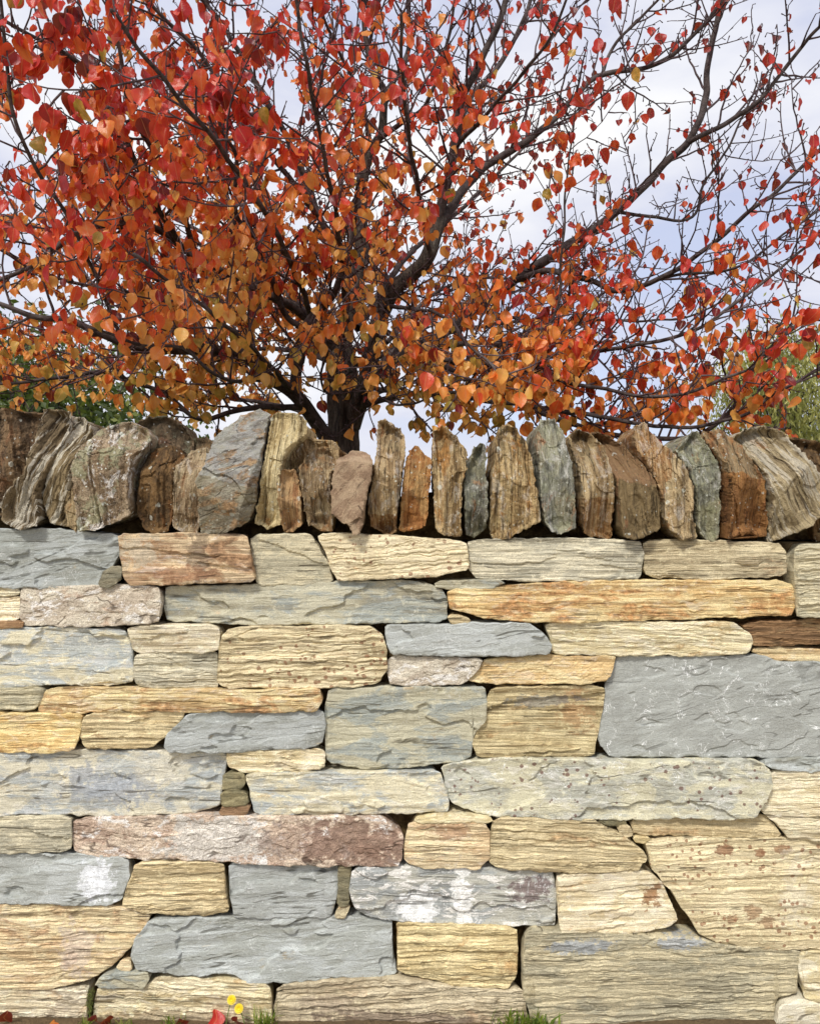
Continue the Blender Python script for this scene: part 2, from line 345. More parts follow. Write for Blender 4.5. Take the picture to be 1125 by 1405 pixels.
def bounce_strip_mat():  # pale gravel look, kept light so it reflects fill onto the wall
    t = NT('pale_bounce_gravel'); g = t.node('NewGeometry').outputs['Position']
    v = t.node('TexVoronoi', {'Vector': g, 'Scale': 90.0}); n = t.noise(g, 3, 5, .6)
    c = t.mix(t.node('SeparateXYZ', {0: v.outputs['Color']}).outputs[0], srgb(150, 140, 120), srgb(206, 198, 180)); c = t.mix(t.remap(n, .4, .65, 0, .4), c, srgb(140, 126, 100))
    p = t.node('BsdfPrincipled', {'Base Color': c, 'Roughness': .95})
    b = t.node('Bump', {'Height': v.outputs['Distance'], 'Strength': .8, 'Distance': .01}); t.l.new(b.outputs[0], p.inputs['Normal'])
    t.surf(p.outputs[0]); return t.m
xs_ = np.linspace(-30, 30, 240); ys_ = np.linspace(-5, -.30, 24); PX, PY = np.meshgrid(xs_, ys_, indexing='ij')
PY = PY + np.where(np.arange(24)[None] == 23, .04 * perlin(PX * 3, PX * 0, 4), 0)
id_ = np.arange(240 * 24).reshape(240, 24); pf_ = np.stack([id_[:-1, :-1], id_[1:, :-1], id_[1:, 1:], id_[:-1, 1:]], -1).reshape(-1, 4)
tag(obj('bounce_strip', mesh_np('bounce_strip', np.stack([PX, PY, PX * 0 - .002], -1).reshape(-1, 3), [pf_], bounce_strip_mat())), kind='structure')  # unseen strip added before the wall to bounce light up at it

# ------------------------------------------------------------------ the wall
wall = empty('stone_wall', (0, .2, 0))
tag(wall, 'coursed stone wall of grey and cream blocks topped with upright brown cope stones', 'wall')

def chaikin(P, r=.2):
    Q = []
    n = len(P)
    for i in range(n):
        a, b = P[i], P[(i + 1) % n]
        Q.append(a * (1 - r) + b * r); Q.append(a * r + b * (1 - r))
    return np.array(Q)

def envelope(P, xs):
    a = P; b = np.roll(P, -1, 0)
    x0 = np.minimum(a[:, 0], b[:, 0])[None]; x1 = np.maximum(a[:, 0], b[:, 0])[None]
    dx = (b[:, 0] - a[:, 0])[None]; dx = np.where(np.abs(dx) < 1e-9, 1e-9, dx)
    t = (xs[:, None] - a[None, :, 0]) / dx
    z = a[None, :, 1] + t * (b[:, 1] - a[:, 1])[None]
    ok = (xs[:, None] >= x0) & (xs[:, None] <= x1)
    return np.where(ok, z, 1e9).min(1), np.where(ok, z, -1e9).max(1)

def edge_dist(P, X, Z):
    q = np.stack([X.ravel(), Z.ravel()], -1)
    best = np.full(len(q), 1e9)
    for i in range(len(P)):
        a = P[i]; b = P[(i + 1) % len(P)]; ab = b - a
        t = np.clip(((q - a) @ ab) / max(ab @ ab, 1e-12), 0, 1)
        d = np.hypot(*(q - a - t[:, None] * ab).T); best = np.minimum(best, d)
    return best.reshape(X.shape)

def relief(style, x, z, sd, ang):
    ca, sa = math.cos(ang), math.sin(ang)
    u = x * ca + z * sa; v = -x * sa + z * ca
    v = v + .008 * perlin(u * 4, v * 3, sd + 91)
    if style == 'slate':
        h = .003 * fbm(u * 3, v * 4, sd, 2) + .0100 * terr(fbm(u * 2.4, v * 6, sd + 5, 4, .5) * 1.6, .95, .03)
        h += .0014 * terr(beds(u, v, 4, 26, sd + 9, 4) * 2.2, .9, .15) + .0005 * fbm(u * 40, v * 110, sd + 3, 2)
    elif style == 'schist':
        h = .003 * fbm(u * 3, v * 7, sd, 2) + .0032 * terr(beds(u, v, 2.2, 30, sd + 5, 4) * 2.2, .92, .06)
        h += .0022 * terr(beds(u, v, 4, 90, sd + 3, 2) * 2.2, .85, .2)
        c = np.abs(perlin(u * 3.2, v * 24, sd + 7)); h -= .0045 * sstep(.05, 0, c) * sstep(.0, .25, perlin(u * 5, v * 9, sd + 8))
    elif style == 'block':                  # planar split face with a few hard ledges
        h = .003 * fbm(u * 3, v * 5, sd, 2) + .0085 * terr(beds(u, v, 2.0, 12, sd + 5, 4) * 1.8, .95, .03)
        h += .0012 * terr(beds(u, v, 3, 70, sd + 3, 2) * 2, .88, .2)
    elif style == 'grain':
        h = .003 * fbm(u * 4, v * 7, sd, 2) + .0026 * fbm(u * 55, v * 80, sd + 4, 3, .7) + .0035 * terr(fbm(u * 7, v * 18, sd + 6, 4) * 2, .9, .1)
    else:                                   # cope: beds run along v after rotation
        pl = np.full(np.shape(u), 9.0); rg = np.random.default_rng(sd + 1)
        for k in range(6):                  # a few broad fracture planes
            a_, b_ = rg.normal(0, .42), rg.normal(0, .30); pl = np.minimum(pl, a_ * (u - np.mean(u)) + b_ * (v - np.mean(v)) + rg.uniform(0, .012))
        h = pl + .003 * fbm(u * 9, v * 9, sd, 3) + .0045 * terr(beds(v, u, 1.6, 26, sd + 5, 4) * 2.2, .92, .06) + .009 * terr(beds(v, u, 1.0, 11, sd + 15, 3) * 1.6, .95, .04)
        h += .0016 * terr(beds(v, u, 4, 95, sd + 3, 2) * 2, .85, .2) + .006 * terr(fbm(u * 6, v * 7, sd + 4, 3) * 1.6, .94, .05)
        if style == 'copes':
            h += .006 * np.abs(perlin(u * 60 + 1.2 * perlin(u * 8, v * 14, sd), v * 6, sd + 2)) * 2
        if style == 'copel':
            h += .004 * fbm(u * 50, v * 50, sd + 6, 4, .65)
    return h

SEED = [100]
def stone(px, mat, style='schist', name='stone', yoff=None, depth=.14, res=.0030, ang=None, r=.007, amp=1.0, tilt=None, facets=(), label=None, Yp=0.0, kind=None, world_pts=None, grow_=.0052):
    SEED[0] += 13; sd = SEED[0]; rg = np.random.default_rng(sd)
    P = np.array([(at(a, b, Yp)[0], at(a, b, Yp)[2]) for a, b in px]) if world_pts is None else np.array(world_pts)
    P = chaikin(P, .07)
    e_ = np.roll(P, -1, 0) - np.roll(P, 1, 0); ar = np.sum(P[:, 0] * np.roll(P[:, 1], -1) - np.roll(P[:, 0], -1) * P[:, 1])
    nn_ = np.stack([e_[:, 1], -e_[:, 0]], -1) * (1 if ar > 0 else -1); nn_ /= np.linalg.norm(nn_, axis=1)[:, None] + 1e-9
    P = P + nn_ * grow_
    c = (P.min(0) + P.max(0)) / 2; P = P - c
    ext = P.max(0) - P.min(0)
    swap = ext[1] > ext[0] * 1.05
    Q = P[:, ::-1].copy() if swap else P
    w = Q[:, 0].max() - Q[:, 0].min()
    nc = max(6, int(w / res))
    s = np.linspace(0, 1, nc); xs = Q[:, 0].min() + w * (s * .998 + .001)
    lo, hi = envelope(Q, xs)
    nr = max(5, int(np.percentile(hi - lo, 80) / res))
    v = np.linspace(0, 1, nr)
    A = np.repeat(xs[:, None], nr, 1); B = lo[:, None] + (hi - lo)[:, None] * v[None]
    X, Z = (B, A) if swap else (A, B)
    d = edge_dist(P, X, Z)
    rm = .32 * min(ext)
    rr = np.clip(.3 * r + 1.6 * r * sstep(.10, .65, fbm(X * 11 + sd, Z * 11, sd + 40, 4)), .002, rm)
    q = np.clip(d / rr, 0, 1)
    y = rr * .85 * (1 - np.sqrt(np.clip(1 - (1 - q) ** 2, 0, 1)))
    y = y + .004 * sstep(.012, 0, d) * np.clip(fbm(X * 60, Z * 60, sd + 44, 2), 0, 1)
    if ang is None: ang = rg.normal(0, .05)
    lim = min(1.0, min(ext) / .07)
    if style == 'schist':
        amp *= rg.uniform(.55, 1.15)
        if rg.random() < .38: style = 'block'
    y = y - relief(style, X + sd * .37, Z + sd * .11, sd, ang) * amp * lim * (.55 + .45 * sstep(0, .02, d))
    if tilt is None: tilt = (rg.normal(0, .03), rg.normal(0, .04))
    y = y + tilt[0] * X + tilt[1] * Z
    face = np.zeros_like(X)
    if facets:
        nx, nz, cc, _ = facets[0]; face = sstep(-.006, .006, nx * X + nz * Z - cc + .012 * fbm(X * 25, Z * 25, sd + 71, 3))
    for (nx, nz, cc, sl_) in facets:         # extra chamfer planes: beyond the line nx*x+nz*z=cc slope back
        y = y + np.maximum(0, nx * X + nz * Z - cc) * sl_
    wob = .006 * min(1, min(ext) / .06)
    X = X + wob * fbm(X * 22 + 3.1, Z * 22 + sd, sd + 60, 4, .65); Z = Z + wob * fbm(X * 22 + sd, Z * 22 + 9.7, sd + 61, 3)
    if name == 'cope_stone':
        ed = sstep(.02, 0, d) * .005
        X = X + ed * fbm(X * 70, Z * 70 + sd, sd + 64, 3, .7); Z = Z + ed * 2 * fbm(X * 60 + sd, Z * 40, sd + 65, 3, .7)
    if yoff is None: yoff = rg.uniform(-.012, .012)
    Vf = np.stack([X, y, Z], -1).reshape(-1, 3)
    idx = np.arange(nc * nr).reshape(nc, nr)
    fq = np.stack([idx[:-1, :-1], idx[1:, :-1], idx[1:, 1:], idx[:-1, 1:]], -1).reshape(-1, 4)
    if swap: fq = fq[:, ::-1]
    loop = np.concatenate([idx[:-1, 0], idx[-1, :-1], idx[:0:-1, -1], idx[0, :0:-1]])
    if swap: loop = loop[::-1]
    n = len(loop); Bv = Vf[loop]
    kk = 9; Bs = sum(np.roll(Bv, q_, 0) for q_ in range(-kk, kk + 1)) / (2 * kk + 1)      # sides even out behind the broken edge
    rings = []
    for k, (dy, sh) in enumerate(((.02, 1.0), (.05, .99), (depth, .95))):
        nb = (Bv * .5 + Bs * .5 if k == 0 else Bs.copy()); nb[:, 0] *= sh; nb[:, 2] *= sh
        nz_ = .004 * lim * fbm(Bv[:, 0] * 25 + k * 7.3, Bv[:, 2] * 25 + sd, sd + k, 3)
        if k: nb[:, 0] += nz_; nb[:, 2] += nz_
        nb[:, 1] = (np.maximum(nb[:, 1] + dy * .5, dy) if k < 2 else depth); rings.append(nb)
    Vall = np.concatenate([Vf] + rings)
    prev = loop; sides = []
    for k in range(3):
        cur = nc * nr + k * n + np.arange(n)
        sides.append(np.stack([prev, np.roll(prev, -1), np.roll(cur, -1), cur], -1)[:, ::-1]); prev = cur
    Vall = np.concatenate([Vall, [[0, depth, 0]]]); ce = len(Vall) - 1
    cap = np.stack([prev, np.roll(prev, -1), np.full(n, ce)], -1)[:, ::-1]
    fa = np.concatenate([face.ravel(), np.tile(face.ravel()[loop], 3), [0]])
    me = mesh_np(name, Vall, [fq, *sides, cap], mat, smooth=False, attrs={'face': fa} if name == 'cope_stone' else None)
    o = obj(name, me, wall, (c[0] - wall.location[0], yoff - wall.location[1], c[1] - wall.location[2]))
    if label: o['label'] = label
    if kind: o['kind'] = kind
    return o

# face stones: (material, style, polygon in photo pixels, label)
XL, XR = -60, 1200
STONES = [
 ('S', 'slate', [(XL,728),(60,727),(160,735),(162,756),(152,776),(138,788),(130,804),(68,805),(XL,804)]),
 ('O', 'schist', [(138,803),(144,785),(155,777),(166,780),(165,794),(154,804)]),
 ('R', 'schist', [(164,735),(250,734),(338,735),(344,764),(349,796),(270,799),(182,801),(172,793),(167,764)]),
 ('CG', 'schist', [(344,735),(424,735),(436,754),(449,777),(454,799),(400,801),(354,802),(349,771)]),
 ('CS', 'schist', [(437,734),(539,737),(638,744),(641,781),(586,790),(465,795),(458,784),(450,760)]),
 ('CG', 'schist', [(645,743),(789,740),(877,745),(882,760),(878,793),(812,796),(745,796),(657,793),(646,781)]),
 ('C', 'schist', [(887,744),(948,743),(1069,747),(1077,757),(1077,789),(981,793),(907,791),(886,786)]),
 ('CG', 'schist', [(1092,750),(1140,748),(XR,748),(XR,846),(1095,846),(1093,815),(1090,788)]),
 ('CL', 'schist', [(XL,809),(18,808),(24,814),(5,818),(XL,818)]),
 ('CL', 'schist', [(XL,821),(23,821),(26,835),(24,846),(10,852),(XL,853)]),
 ('B', 'schist', [(XL,855),(32,855),(30,859),(0,861),(XL,861)]),
 ('P', 'grain', [(30,808),(68,806),(189,804),(214,808),(219,821),(218,852),(189,855),(118,858),(35,856),(28,848),(28,825)]),
 ('SG', 'slate', [(226,808),(304,806),(380,804),(471,800),(559,799),(590,804),(606,811),(612,825),(612,848),(603,853),(505,854),(370,857),(228,852),(224,831)]),
 ('SG', 'slate', [(597,803),(605,799),(691,797),(676,805),(613,807)]),
 ('OR', 'schist', [(616,812),(694,806),(750,801),(880,798),(981,798),(1076,799),(1089,805),(1090,831),(1086,843),(981,846),(846,850),(765,852),(725,851),(667,846),(637,838),(618,832)]),
 ('C', 'schist', [(616,846),(627,845),(643,850),(641,855),(620,854)]),
 ('SL', 'slate', [(XL,864),(68,862),(169,866),(174,879),(178,909),(180,933),(162,940),(128,941),(81,939),(17,943),(XL,943)]),
 ('CL', 'schist', [(178,862),(209,859),(297,860),(301,869),(298,890),(290,893),(189,895),(182,890),(180,872)]),
 ('CG', 'schist', [(185,901),(203,898),(296,897),(297,923),(296,944),(263,946),(216,944),(188,941),(184,920)]),
 ('CS', 'schist', [(318,863),(380,862),(438,861),(505,862),(521,869),(529,889),(529,916),(519,936),(481,942),(438,942),(370,942),(306,942),(301,935),(302,896),(307,872)]),
 ('S', 'slate', [(529,861),(573,859),(640,857),(725,856),(740,866),(754,884),(751,895),(704,898),(640,898),(573,898),(537,896),(532,879)]),
 ('CL', 'schist', [(750,856),(813,855),(921,856),(1002,856),(1028,869),(1033,882),(1029,895),(981,898),(846,898),(759,896),(758,882)]),
 ('B', 'schist', [(1024,859),(1083,854),(1125,852),(1180,850),(1180,886),(1125,882),(1037,886),(1033,872)]),
 ('CO', 'schist', [(1036,894),(1066,891),(1120,894),(1180,896),(1180,908),(1125,906),(1069,906),(1049,899)]),
 ('P', 'grain', [(535,904),(590,903),(660,907),(656,918),(637,935),(606,940),(536,939),(533,923)]),
 ('CO', 'grain', [(667,907),(750,903),(844,903),(840,919),(832,933),(796,937),(745,938),(674,938),(642,935),(659,921)]),
 ('SV', 'slate', [(851,904),(948,903),(1034,902),(1052,903),(1068,910),(1125,911),(XR,915),(XR,1036),(1125,1037),(1042,1039),(948,1039),(840,1039),(825,1022),(822,1012),(827,981),(834,950),(839,925)]),
 ('S', 'slate', [(1046,1045),(1083,1042),(1125,1041),(XR,1040),(XR,1057),(1125,1057),(1083,1055),(1056,1052)]),
 ('CG', 'schist', [(XL,946),(55,946),(59,950),(53,968),(47,972),(0,973),(XL,973)]),
 ('OR', 'schist', [(65,948),(135,946),(236,949),(370,948),(438,946),(441,960),(434,973),(370,975),(304,974),(253,975),(216,973),(135,976),(84,977),(55,975),(57,960)]),
 ('CO', 'schist', [(XL,979),(61,981),(112,982),(110,1001),(101,1029),(34,1030),(XL,1030)]),
 ('C', 'schist', [(118,984),(152,978),(243,977),(251,981),(232,1003),(208,1025),(135,1026),(118,1024),(113,1008)]),
 ('S', 'slate', [(259,982),(287,978),(380,978),(431,977),(442,979),(444,998),(442,1018),(431,1024),(390,1028),(304,1030),(236,1030),(229,1024),(231,1011),(241,998)]),
 ('CL', 'schist', [(313,1034),(380,1032),(431,1030),(443,1032),(443,1056),(370,1060),(338,1061),(316,1054),(312,1042)]),
 ('SG', 'slate', [(452,948),(539,945),(633,946),(665,946),(666,964),(665,987),(653,1004),(644,1018),(647,1037),(637,1044),(606,1047),(556,1054),(505,1056),(450,1047),(449,1025),(452,991),(448,971)]),
 ('C', 'schist', [(675,948),(750,945),(813,945),(830,948),(828,967),(823,991),(818,1018),(816,1039),(745,1040),(674,1040),(656,1038),(651,1021),(659,1001),(668,974)]),
 ('SL', 'slate', [(XL,1035),(135,1033),(236,1035),(308,1037),(306,1052),(301,1079),(300,1106),(270,1115),(203,1120),(149,1120),(68,1118),(XL,1120)]),
 ('O', 'slate', [(307,1066),(332,1064),(334,1075),(328,1084),(307,1086)]),
 ('O', 'slate', [(305,1089),(338,1087),(340,1102),(306,1105)]),
 ('B', 'schist', [(302,1117),(307,1107),(342,1105),(338,1116)]),
 ('SL', 'slate', [(339,1064),(438,1062),(539,1061),(602,1061),(607,1075),(614,1102),(612,1113),(539,1115),(438,1118),(352,1117),(346,1089)]),
 ('SP', 'slate', [(608,1055),(640,1048),(694,1043),(750,1044),(846,1046),(948,1044),(1035,1044),(1050,1055),(1053,1072),(1045,1096),(1031,1116),(1008,1121),(914,1120),(846,1123),(779,1123),(721,1119),(674,1120),(638,1111),(619,1099),(612,1078)]),
 ('CL', 'schist', [(1056,1061),(1125,1060),(XR,1061),(XR,1150),(1125,1151),(1083,1150),(1067,1129),(1046,1112),(1049,1096),(1056,1079)]),
 ('CG', 'schist', [(XL,1123),(95,1123),(96,1145),(94,1167),(34,1172),(XL,1174)]),
 ('PB', 'grain', [(102,1129),(122,1125),(304,1121),(380,1121),(471,1121),(525,1123),(551,1146),(551,1178),(545,1186),(370,1186),(270,1180),(135,1177),(101,1169),(99,1150)]),
 ('CL', 'schist', [(570,1124),(606,1118),(674,1123),(667,1126),(573,1127)]),
 ('CO', 'schist', [(564,1130),(664,1130),(669,1143),(670,1178),(657,1189),(579,1189),(558,1182),(556,1165),(558,1150)]),
 ('C', 'schist', [(678,1125),(750,1124),(813,1127),(856,1151),(880,1167),(884,1178),(873,1189),(829,1195),(745,1194),(691,1189),(673,1183),(673,1150)]),
 ('C', 'schist', [(867,1130),(914,1124),(1015,1124),(1048,1122),(1061,1133),(1073,1149),(1015,1149),(954,1147),(872,1146)]),
 ('O', 'schist', [(820,1127),(857,1128),(858,1132),(830,1132)]),
 ('C', 'schist', [(849,1134),(861,1133),(866,1146),(853,1148)]),
 ('C', 'schist', [(871,1150),(892,1152),(885,1156),(874,1156)]),
 ('CS', 'schist', [(888,1157),(948,1152),(1125,1155),(XR,1155),(XR,1302),(1125,1303),(1073,1305),(1042,1301),(988,1294),(962,1281),(949,1263),(922,1222),(895,1189)]),
 ('S', 'slate', [(XL,1177),(101,1176),(172,1181),(176,1202),(165,1235),(142,1244),(68,1241),(XL,1241)]),
 ('C', 'schist', [(187,1185),(297,1186),(305,1190),(308,1233),(311,1253),(287,1258),(203,1255),(169,1245),(173,1229)]),
 ('S', 'slate', [(315,1188),(380,1188),(460,1189),(462,1209),(457,1249),(452,1261),(370,1262),(321,1261),(316,1233)]),
 ('O', 'schist', [(466,1190),(479,1190),(477,1241),(465,1244)]),
 ('C', 'grain', [(460,1261),(467,1247),(477,1245),(475,1255),(470,1262)]),
 ('SW', 'slate', [(484,1195),(522,1190),(640,1193),(750,1198),(757,1200),(761,1226),(760,1272),(745,1274),(691,1271),(606,1269),(546,1265),(505,1257),(488,1247),(482,1222)]),
 ('CL', 'schist', [(766,1201),(877,1196),(893,1200),(909,1216),(920,1243),(929,1265),(904,1275),(870,1279),(772,1279),(768,1270),(766,1233)]),
 ('CO', 'schist', [(XL,1245),(162,1249),(202,1259),(198,1270),(178,1300),(148,1331),(101,1353),(61,1359),(XL,1357)]),
 ('S', 'slate', [(204,1267),(257,1266),(380,1265),(471,1264),(535,1267),(535,1300),(534,1317),(543,1340),(505,1343),(454,1343),(387,1350),(338,1348),(314,1337),(270,1341),(216,1334),(189,1330),(182,1310),(187,1290)]),
 ('C', 'schist', [(545,1269),(606,1272),(707,1276),(708,1300),(707,1334),(694,1353),(627,1350),(559,1336),(547,1330),(547,1300)]),
 ('CG', 'schist', [(721,1276),(750,1278),(880,1284),(954,1289),(998,1301),(1099,1308),(1100,1327),(1094,1334),(1095,1364),(1068,1371),(1061,1415),(735,1415),(728,1385),(719,1361),(719,1317)]),
 ('W', 'schist', [(1103,1310),(1125,1308),(XR,1307),(XR,1370),(1125,1374),(1104,1368),(1104,1354),(1099,1336)]),
 ('W', 'slate', [(1064,1415),(1070,1381),(1100,1373),(1125,1379),(XR,1376),(XR,1415)]),
 ('CO', 'schist', [(160,1332),(166,1321),(176,1323),(178,1333)]),
 ('SG', 'slate', [(131,1356),(139,1342),(160,1337),(203,1337),(203,1344),(193,1357)]),
 ('CL', 'schist', [(XL,1361),(68,1364),(116,1360),(116,1385),(114,1415),(XL,1415)]),
 ('CL', 'schist', [(131,1362),(196,1359),(216,1348),(257,1347),(321,1350),(369,1355),(371,1385),(371,1415),(125,1415),(128,1380)]),
 ('C', 'schist', [(382,1356),(454,1348),(539,1346),(559,1346),(627,1355),(691,1358),(714,1355),(717,1368),(720,1395),(721,1415),(380,1415),(377,1385)]),
]
LAB = {26: 'broad smooth grey slate block crossed by fine white veins', 44: 'long reddish pink stone with white crust',
       41: 'long pale grey stone dotted with dark red specks', 52: 'big cream block pitted with rust brown spots',
       58: 'grey slate block splashed with white stains', 14: 'long thin stone streaked with orange'}
STAINED = {(102,1129): 'PB', (164,735): 'R', (484,1195): 'SW', (-60,1177): 'S', (766,1201): 'CL', (721,1276): 'CG', (-60,1245): 'CO', (564,1130): 'COb', (675,948): 'C', (-60,1035): 'SL', (888,1157): 'CS', (131,1362): 'CLf', (-60,1361): 'CLf', (382,1356): 'Cf'}
for i, (m, st, pl) in enumerate(STONES):
    if pl[0] in STAINED: m = 'stained_' + STAINED[pl[0]]
    stone(pl, M[m], st, label=LAB.get(i), depth=.16, amp=.4 if m == 'SV' else 1.0)

# courses carry on past both ends of the photograph
fill_types = [('S', 'slate'), ('C', 'schist'), ('CL', 'schist'), ('SG', 'slate'), ('CO', 'schist'), ('CG', 'schist'), ('P', 'grain'), ('SL', 'slate')]
for side, x0, rows in ((-1, -66, [(728,804),(808,853),(856,943),(946,973),(979,1030),(1035,1120),(1123,1173),(1177,1241),(1245,1357),(1361,1415)]),
                       (1, 1206, [(748,846),(850,908),(915,1036),(1040,1057),(1061,1150),(1155,1302),(1307,1370),(1376,1415)])):
    for (ya, yb) in rows:
        x = x0 + (0 if side < 0 else (-20 if yb - ya == 58 else 0))
        while abs(x - CX) < 1300:
            wd = random.uniform(100, 260) * (1 if yb - ya > 30 else .7)
            xa, xb = (x - wd, x) if side < 0 else (x, x + wd)
            j = lambda k=3: random.uniform(-k, k)
            pl = [(xa + 4, ya + j(2)), ((xa + xb) / 2, ya + j(2)), (xb - 4, ya + j(2)), (xb + j(2), (ya + yb) / 2), (xb - 5, yb + j(2)), ((xa + xb) / 2, yb + j(2)), (xa + 5, yb + j(2)), (xa + j(2), (ya + yb) / 2)]
            m, st = random.choice(fill_types)
            stone(pl, M[m], st, res=.009, depth=.16)
            x += side * (wd + 6)

# cope stones: (material, style, bed angle, front offset, polygon, facets)
COPES = [
 ('kb', 'copel', .2, .06, [(-45,556),(10,556),(44,563),(50,585),(48,625),(35,665),(20,700),(-45,715)], ()),
 ('ks', 'copes', -.38, -.03, [(51,560),(64,556),(84,562),(86,590),(68,638),(54,675),(55,722),(30,726),(2,716),(0,690),(34,645),(46,608)], ()),
 ('ks', 'copes', -.22, .0, [(84,562),(98,570),(111,585),(111,604),(100,628),(93,675),(91,722),(68,720),(55,690),(66,638),(84,592)], ((.8,.5,.01,.5),)),
 ('kt', 'cope', -.2, .02, [(113,601),(127,596),(116,621),(108,640),(106,675),(108,722),(101,729),(92,722),(88,702),(93,675),(99,628)], ()),
 ('kl', 'copel', .1, -.045, [(105,641),(111,621),(128,594),(149,580),(176,577),(196,587),(203,601),(193,618),(181,628),(178,675),(182,705),(159,719),(135,726),(125,722),(110,731),(106,682)], ((0,1,.06,.6),)),
 ('kx', 'copel', .1, .10, [(150,578),(179,563),(206,562),(233,579),(245,594),(247,640),(200,660),(165,640)], ()),
 ('kb', 'copel', 0, -.01, [(203,614),(223,609),(243,616),(248,628),(236,641),(234,675),(236,702),(231,729),(209,733),(193,724),(182,699),(186,668),(190,635)], ((0,1,.05,.7),)),
 ('kx', 'copel', .1, .12, [(240,594),(265,594),(280,603),(288,615),(284,650),(250,655),(236,620)], ()),
 ('kt', 'cope', -.1, -.005, [(258,613),(270,609),(287,616),(285,638),(278,658),(275,682),(276,709),(267,731),(243,729),(235,719),(237,682),(237,655),(237,641),(248,624)], ((0,1,.05,.8),)),
 ('kgr', 'slate', -.45, -.06, [(338,565),(355,559),(368,567),(365,591),(358,641),(351,692),(341,716),(318,729),(287,736),(276,736),(277,702),(280,682),(275,662),(284,638),(297,601),(314,581)], ((0.25,1,-.03,.30),(.95,-.3,.060,1.8),(-.3,-1,.09,.5))),
 ('kc', 'cope', -.12, -.02, [(372,564),(408,565),(421,577),(419,594),(393,618),(386,641),(383,682),(386,719),(367,726),(347,716),(357,668),(365,614)], ()),
 ('kt', 'copel', .3, .06, [(384,635),(401,604),(421,594),(431,601),(451,599),(462,611),(462,660),(430,680),(392,680)], ()),
 ('ko', 'cope', .06, -.025, [(381,645),(404,645),(411,668),(413,702),(415,719),(401,729),(389,731),(385,702),(381,668)], ()),
 ('kt', 'cope', .1, -.01, [(409,636),(430,611),(451,613),(472,618),(464,635),(451,651),(453,685),(456,709),(453,729),(438,727),(421,719),(417,692),(412,665)], ((0,1,.05,.5),(1,0,.02,.8))),
 ('kp', 'slate', .9, -.04, [(457,655),(463,631),(482,617),(502,621),(513,632),(508,662),(502,685),(500,702),(497,732),(485,734),(482,719),(465,712),(457,702)], ((0,1,.085,1.5),)),
 ('ktr', 'cope', -.05, -.02, [(517,577),(529,572),(549,587),(556,597),(553,641),(547,682),(544,732),(526,736),(506,722),(504,702),(507,675),(513,641),(517,608)], ((0,-1,.11,1.0),(1,0,.035,.8))),
 ('ko', 'cope', -.06, .0, [(556,635),(561,614),(573,606),(585,625),(593,630),(592,651),(588,682),(584,722),(556,729),(548,727),(550,689),(553,655)], ((0,1,.07,1.0),)),
 ('kt', 'cope', .03, -.015, [(595,587),(610,582),(627,597),(641,621),(641,638),(635,662),(633,702),(632,736),(624,739),(615,731),(607,735),(598,724),(596,692),(594,641)], ()),
 ('kv', 'cope', -.04, .0, [(646,631),(652,611),(666,607),(670,618),(668,651),(671,685),(669,729),(651,739),(641,733),(638,689),(636,665),(640,641)], ((0,-1,.05,.5),)),
 ('kt', 'copel', -.03, -.03, [(683,591),(698,579),(715,582),(723,604),(732,634),(738,684),(742,714),(723,725),(700,738),(692,735),(681,741),(674,734),(675,668),(681,624)], ((-1,0,.03,.5),(0,1,.09,.6))),
 ('kv', 'cope', .1, -.02, [(749,570),(768,570),(775,589),(784,634),(789,684),(791,725),(768,735),(750,721),(743,691),(739,634),(737,597)], ((0,1,.07,.4),)),
 ('ktr', 'cope', .08, -.015, [(790,593),(810,580),(828,589),(839,612),(842,653),(844,691),(844,742),(821,738),(802,731),(799,672),(794,634)], ((0,-1,.045,.4),(0,1,.06,.5))),
 ('kol', 'cope', .2, -.03, [(832,583),(862,587),(875,604),(894,642),(906,676),(907,725),(885,733),(866,742),(853,738),(851,691),(844,646),(835,608)], ((.15,1,.0,.75),(1,0,.045,.7))),
 ('ktr', 'cope', .28, -.015, [(879,582),(896,576),(912,604),(942,638),(953,668),(950,710),(957,736),(934,740),(913,723),(910,684),(898,642),(882,612)], ((-.9,.3,.0,.45),)),
 ('kv', 'copel', .15, .0, [(936,617),(957,593),(970,587),(983,616),(992,642),(990,691),(988,736),(980,744),(962,733),(958,684),(951,646)], ((-1,0,.03,.7),)),
 ('kor', 'cope', .3, -.035, [(974,589),(995,585),(1014,600),(1040,631),(1053,653),(1055,691),(1061,721),(1057,738),(1032,727),(1014,731),(997,740),(999,691),(996,642),(982,612)], ((.2,1,.02,.6),(-1,0,.05,.9))),
 ('ksr', 'cope', .5, -.03, [(1016,602),(1040,582),(1063,580),(1085,593),(1104,627),(1126,657),(1130,700),(1108,721),(1082,738),(1063,742),(1062,699),(1055,653),(1038,627)], ((-.7,-.7,.05,.8),)),
 ('kb', 'copel', .4, .05, [(1093,595),(1125,597),(1165,605),(1180,660),(1180,738),(1138,742),(1132,660),(1112,630)], ()),
]
CL = {1: 'leaning cope stone ribbed with pale wavy beds', 4: 'broad cope stone crusted with pale lichen', 9: 'smooth grey slate cope stone leaning over its neighbour',
      14: 'rounded mauve brown cope stone'}
for i, (m, st, an, yo, pl, fc) in enumerate(COPES):
    stone(pl, M[m], st, name='cope_stone', yoff=yo, ang=an, r=.009, depth=.30 - yo, facets=fc, tilt=(random.gauss(0, .12), random.gauss(.10, .05)), label=CL.get(i), res=.003, grow_=.0004)
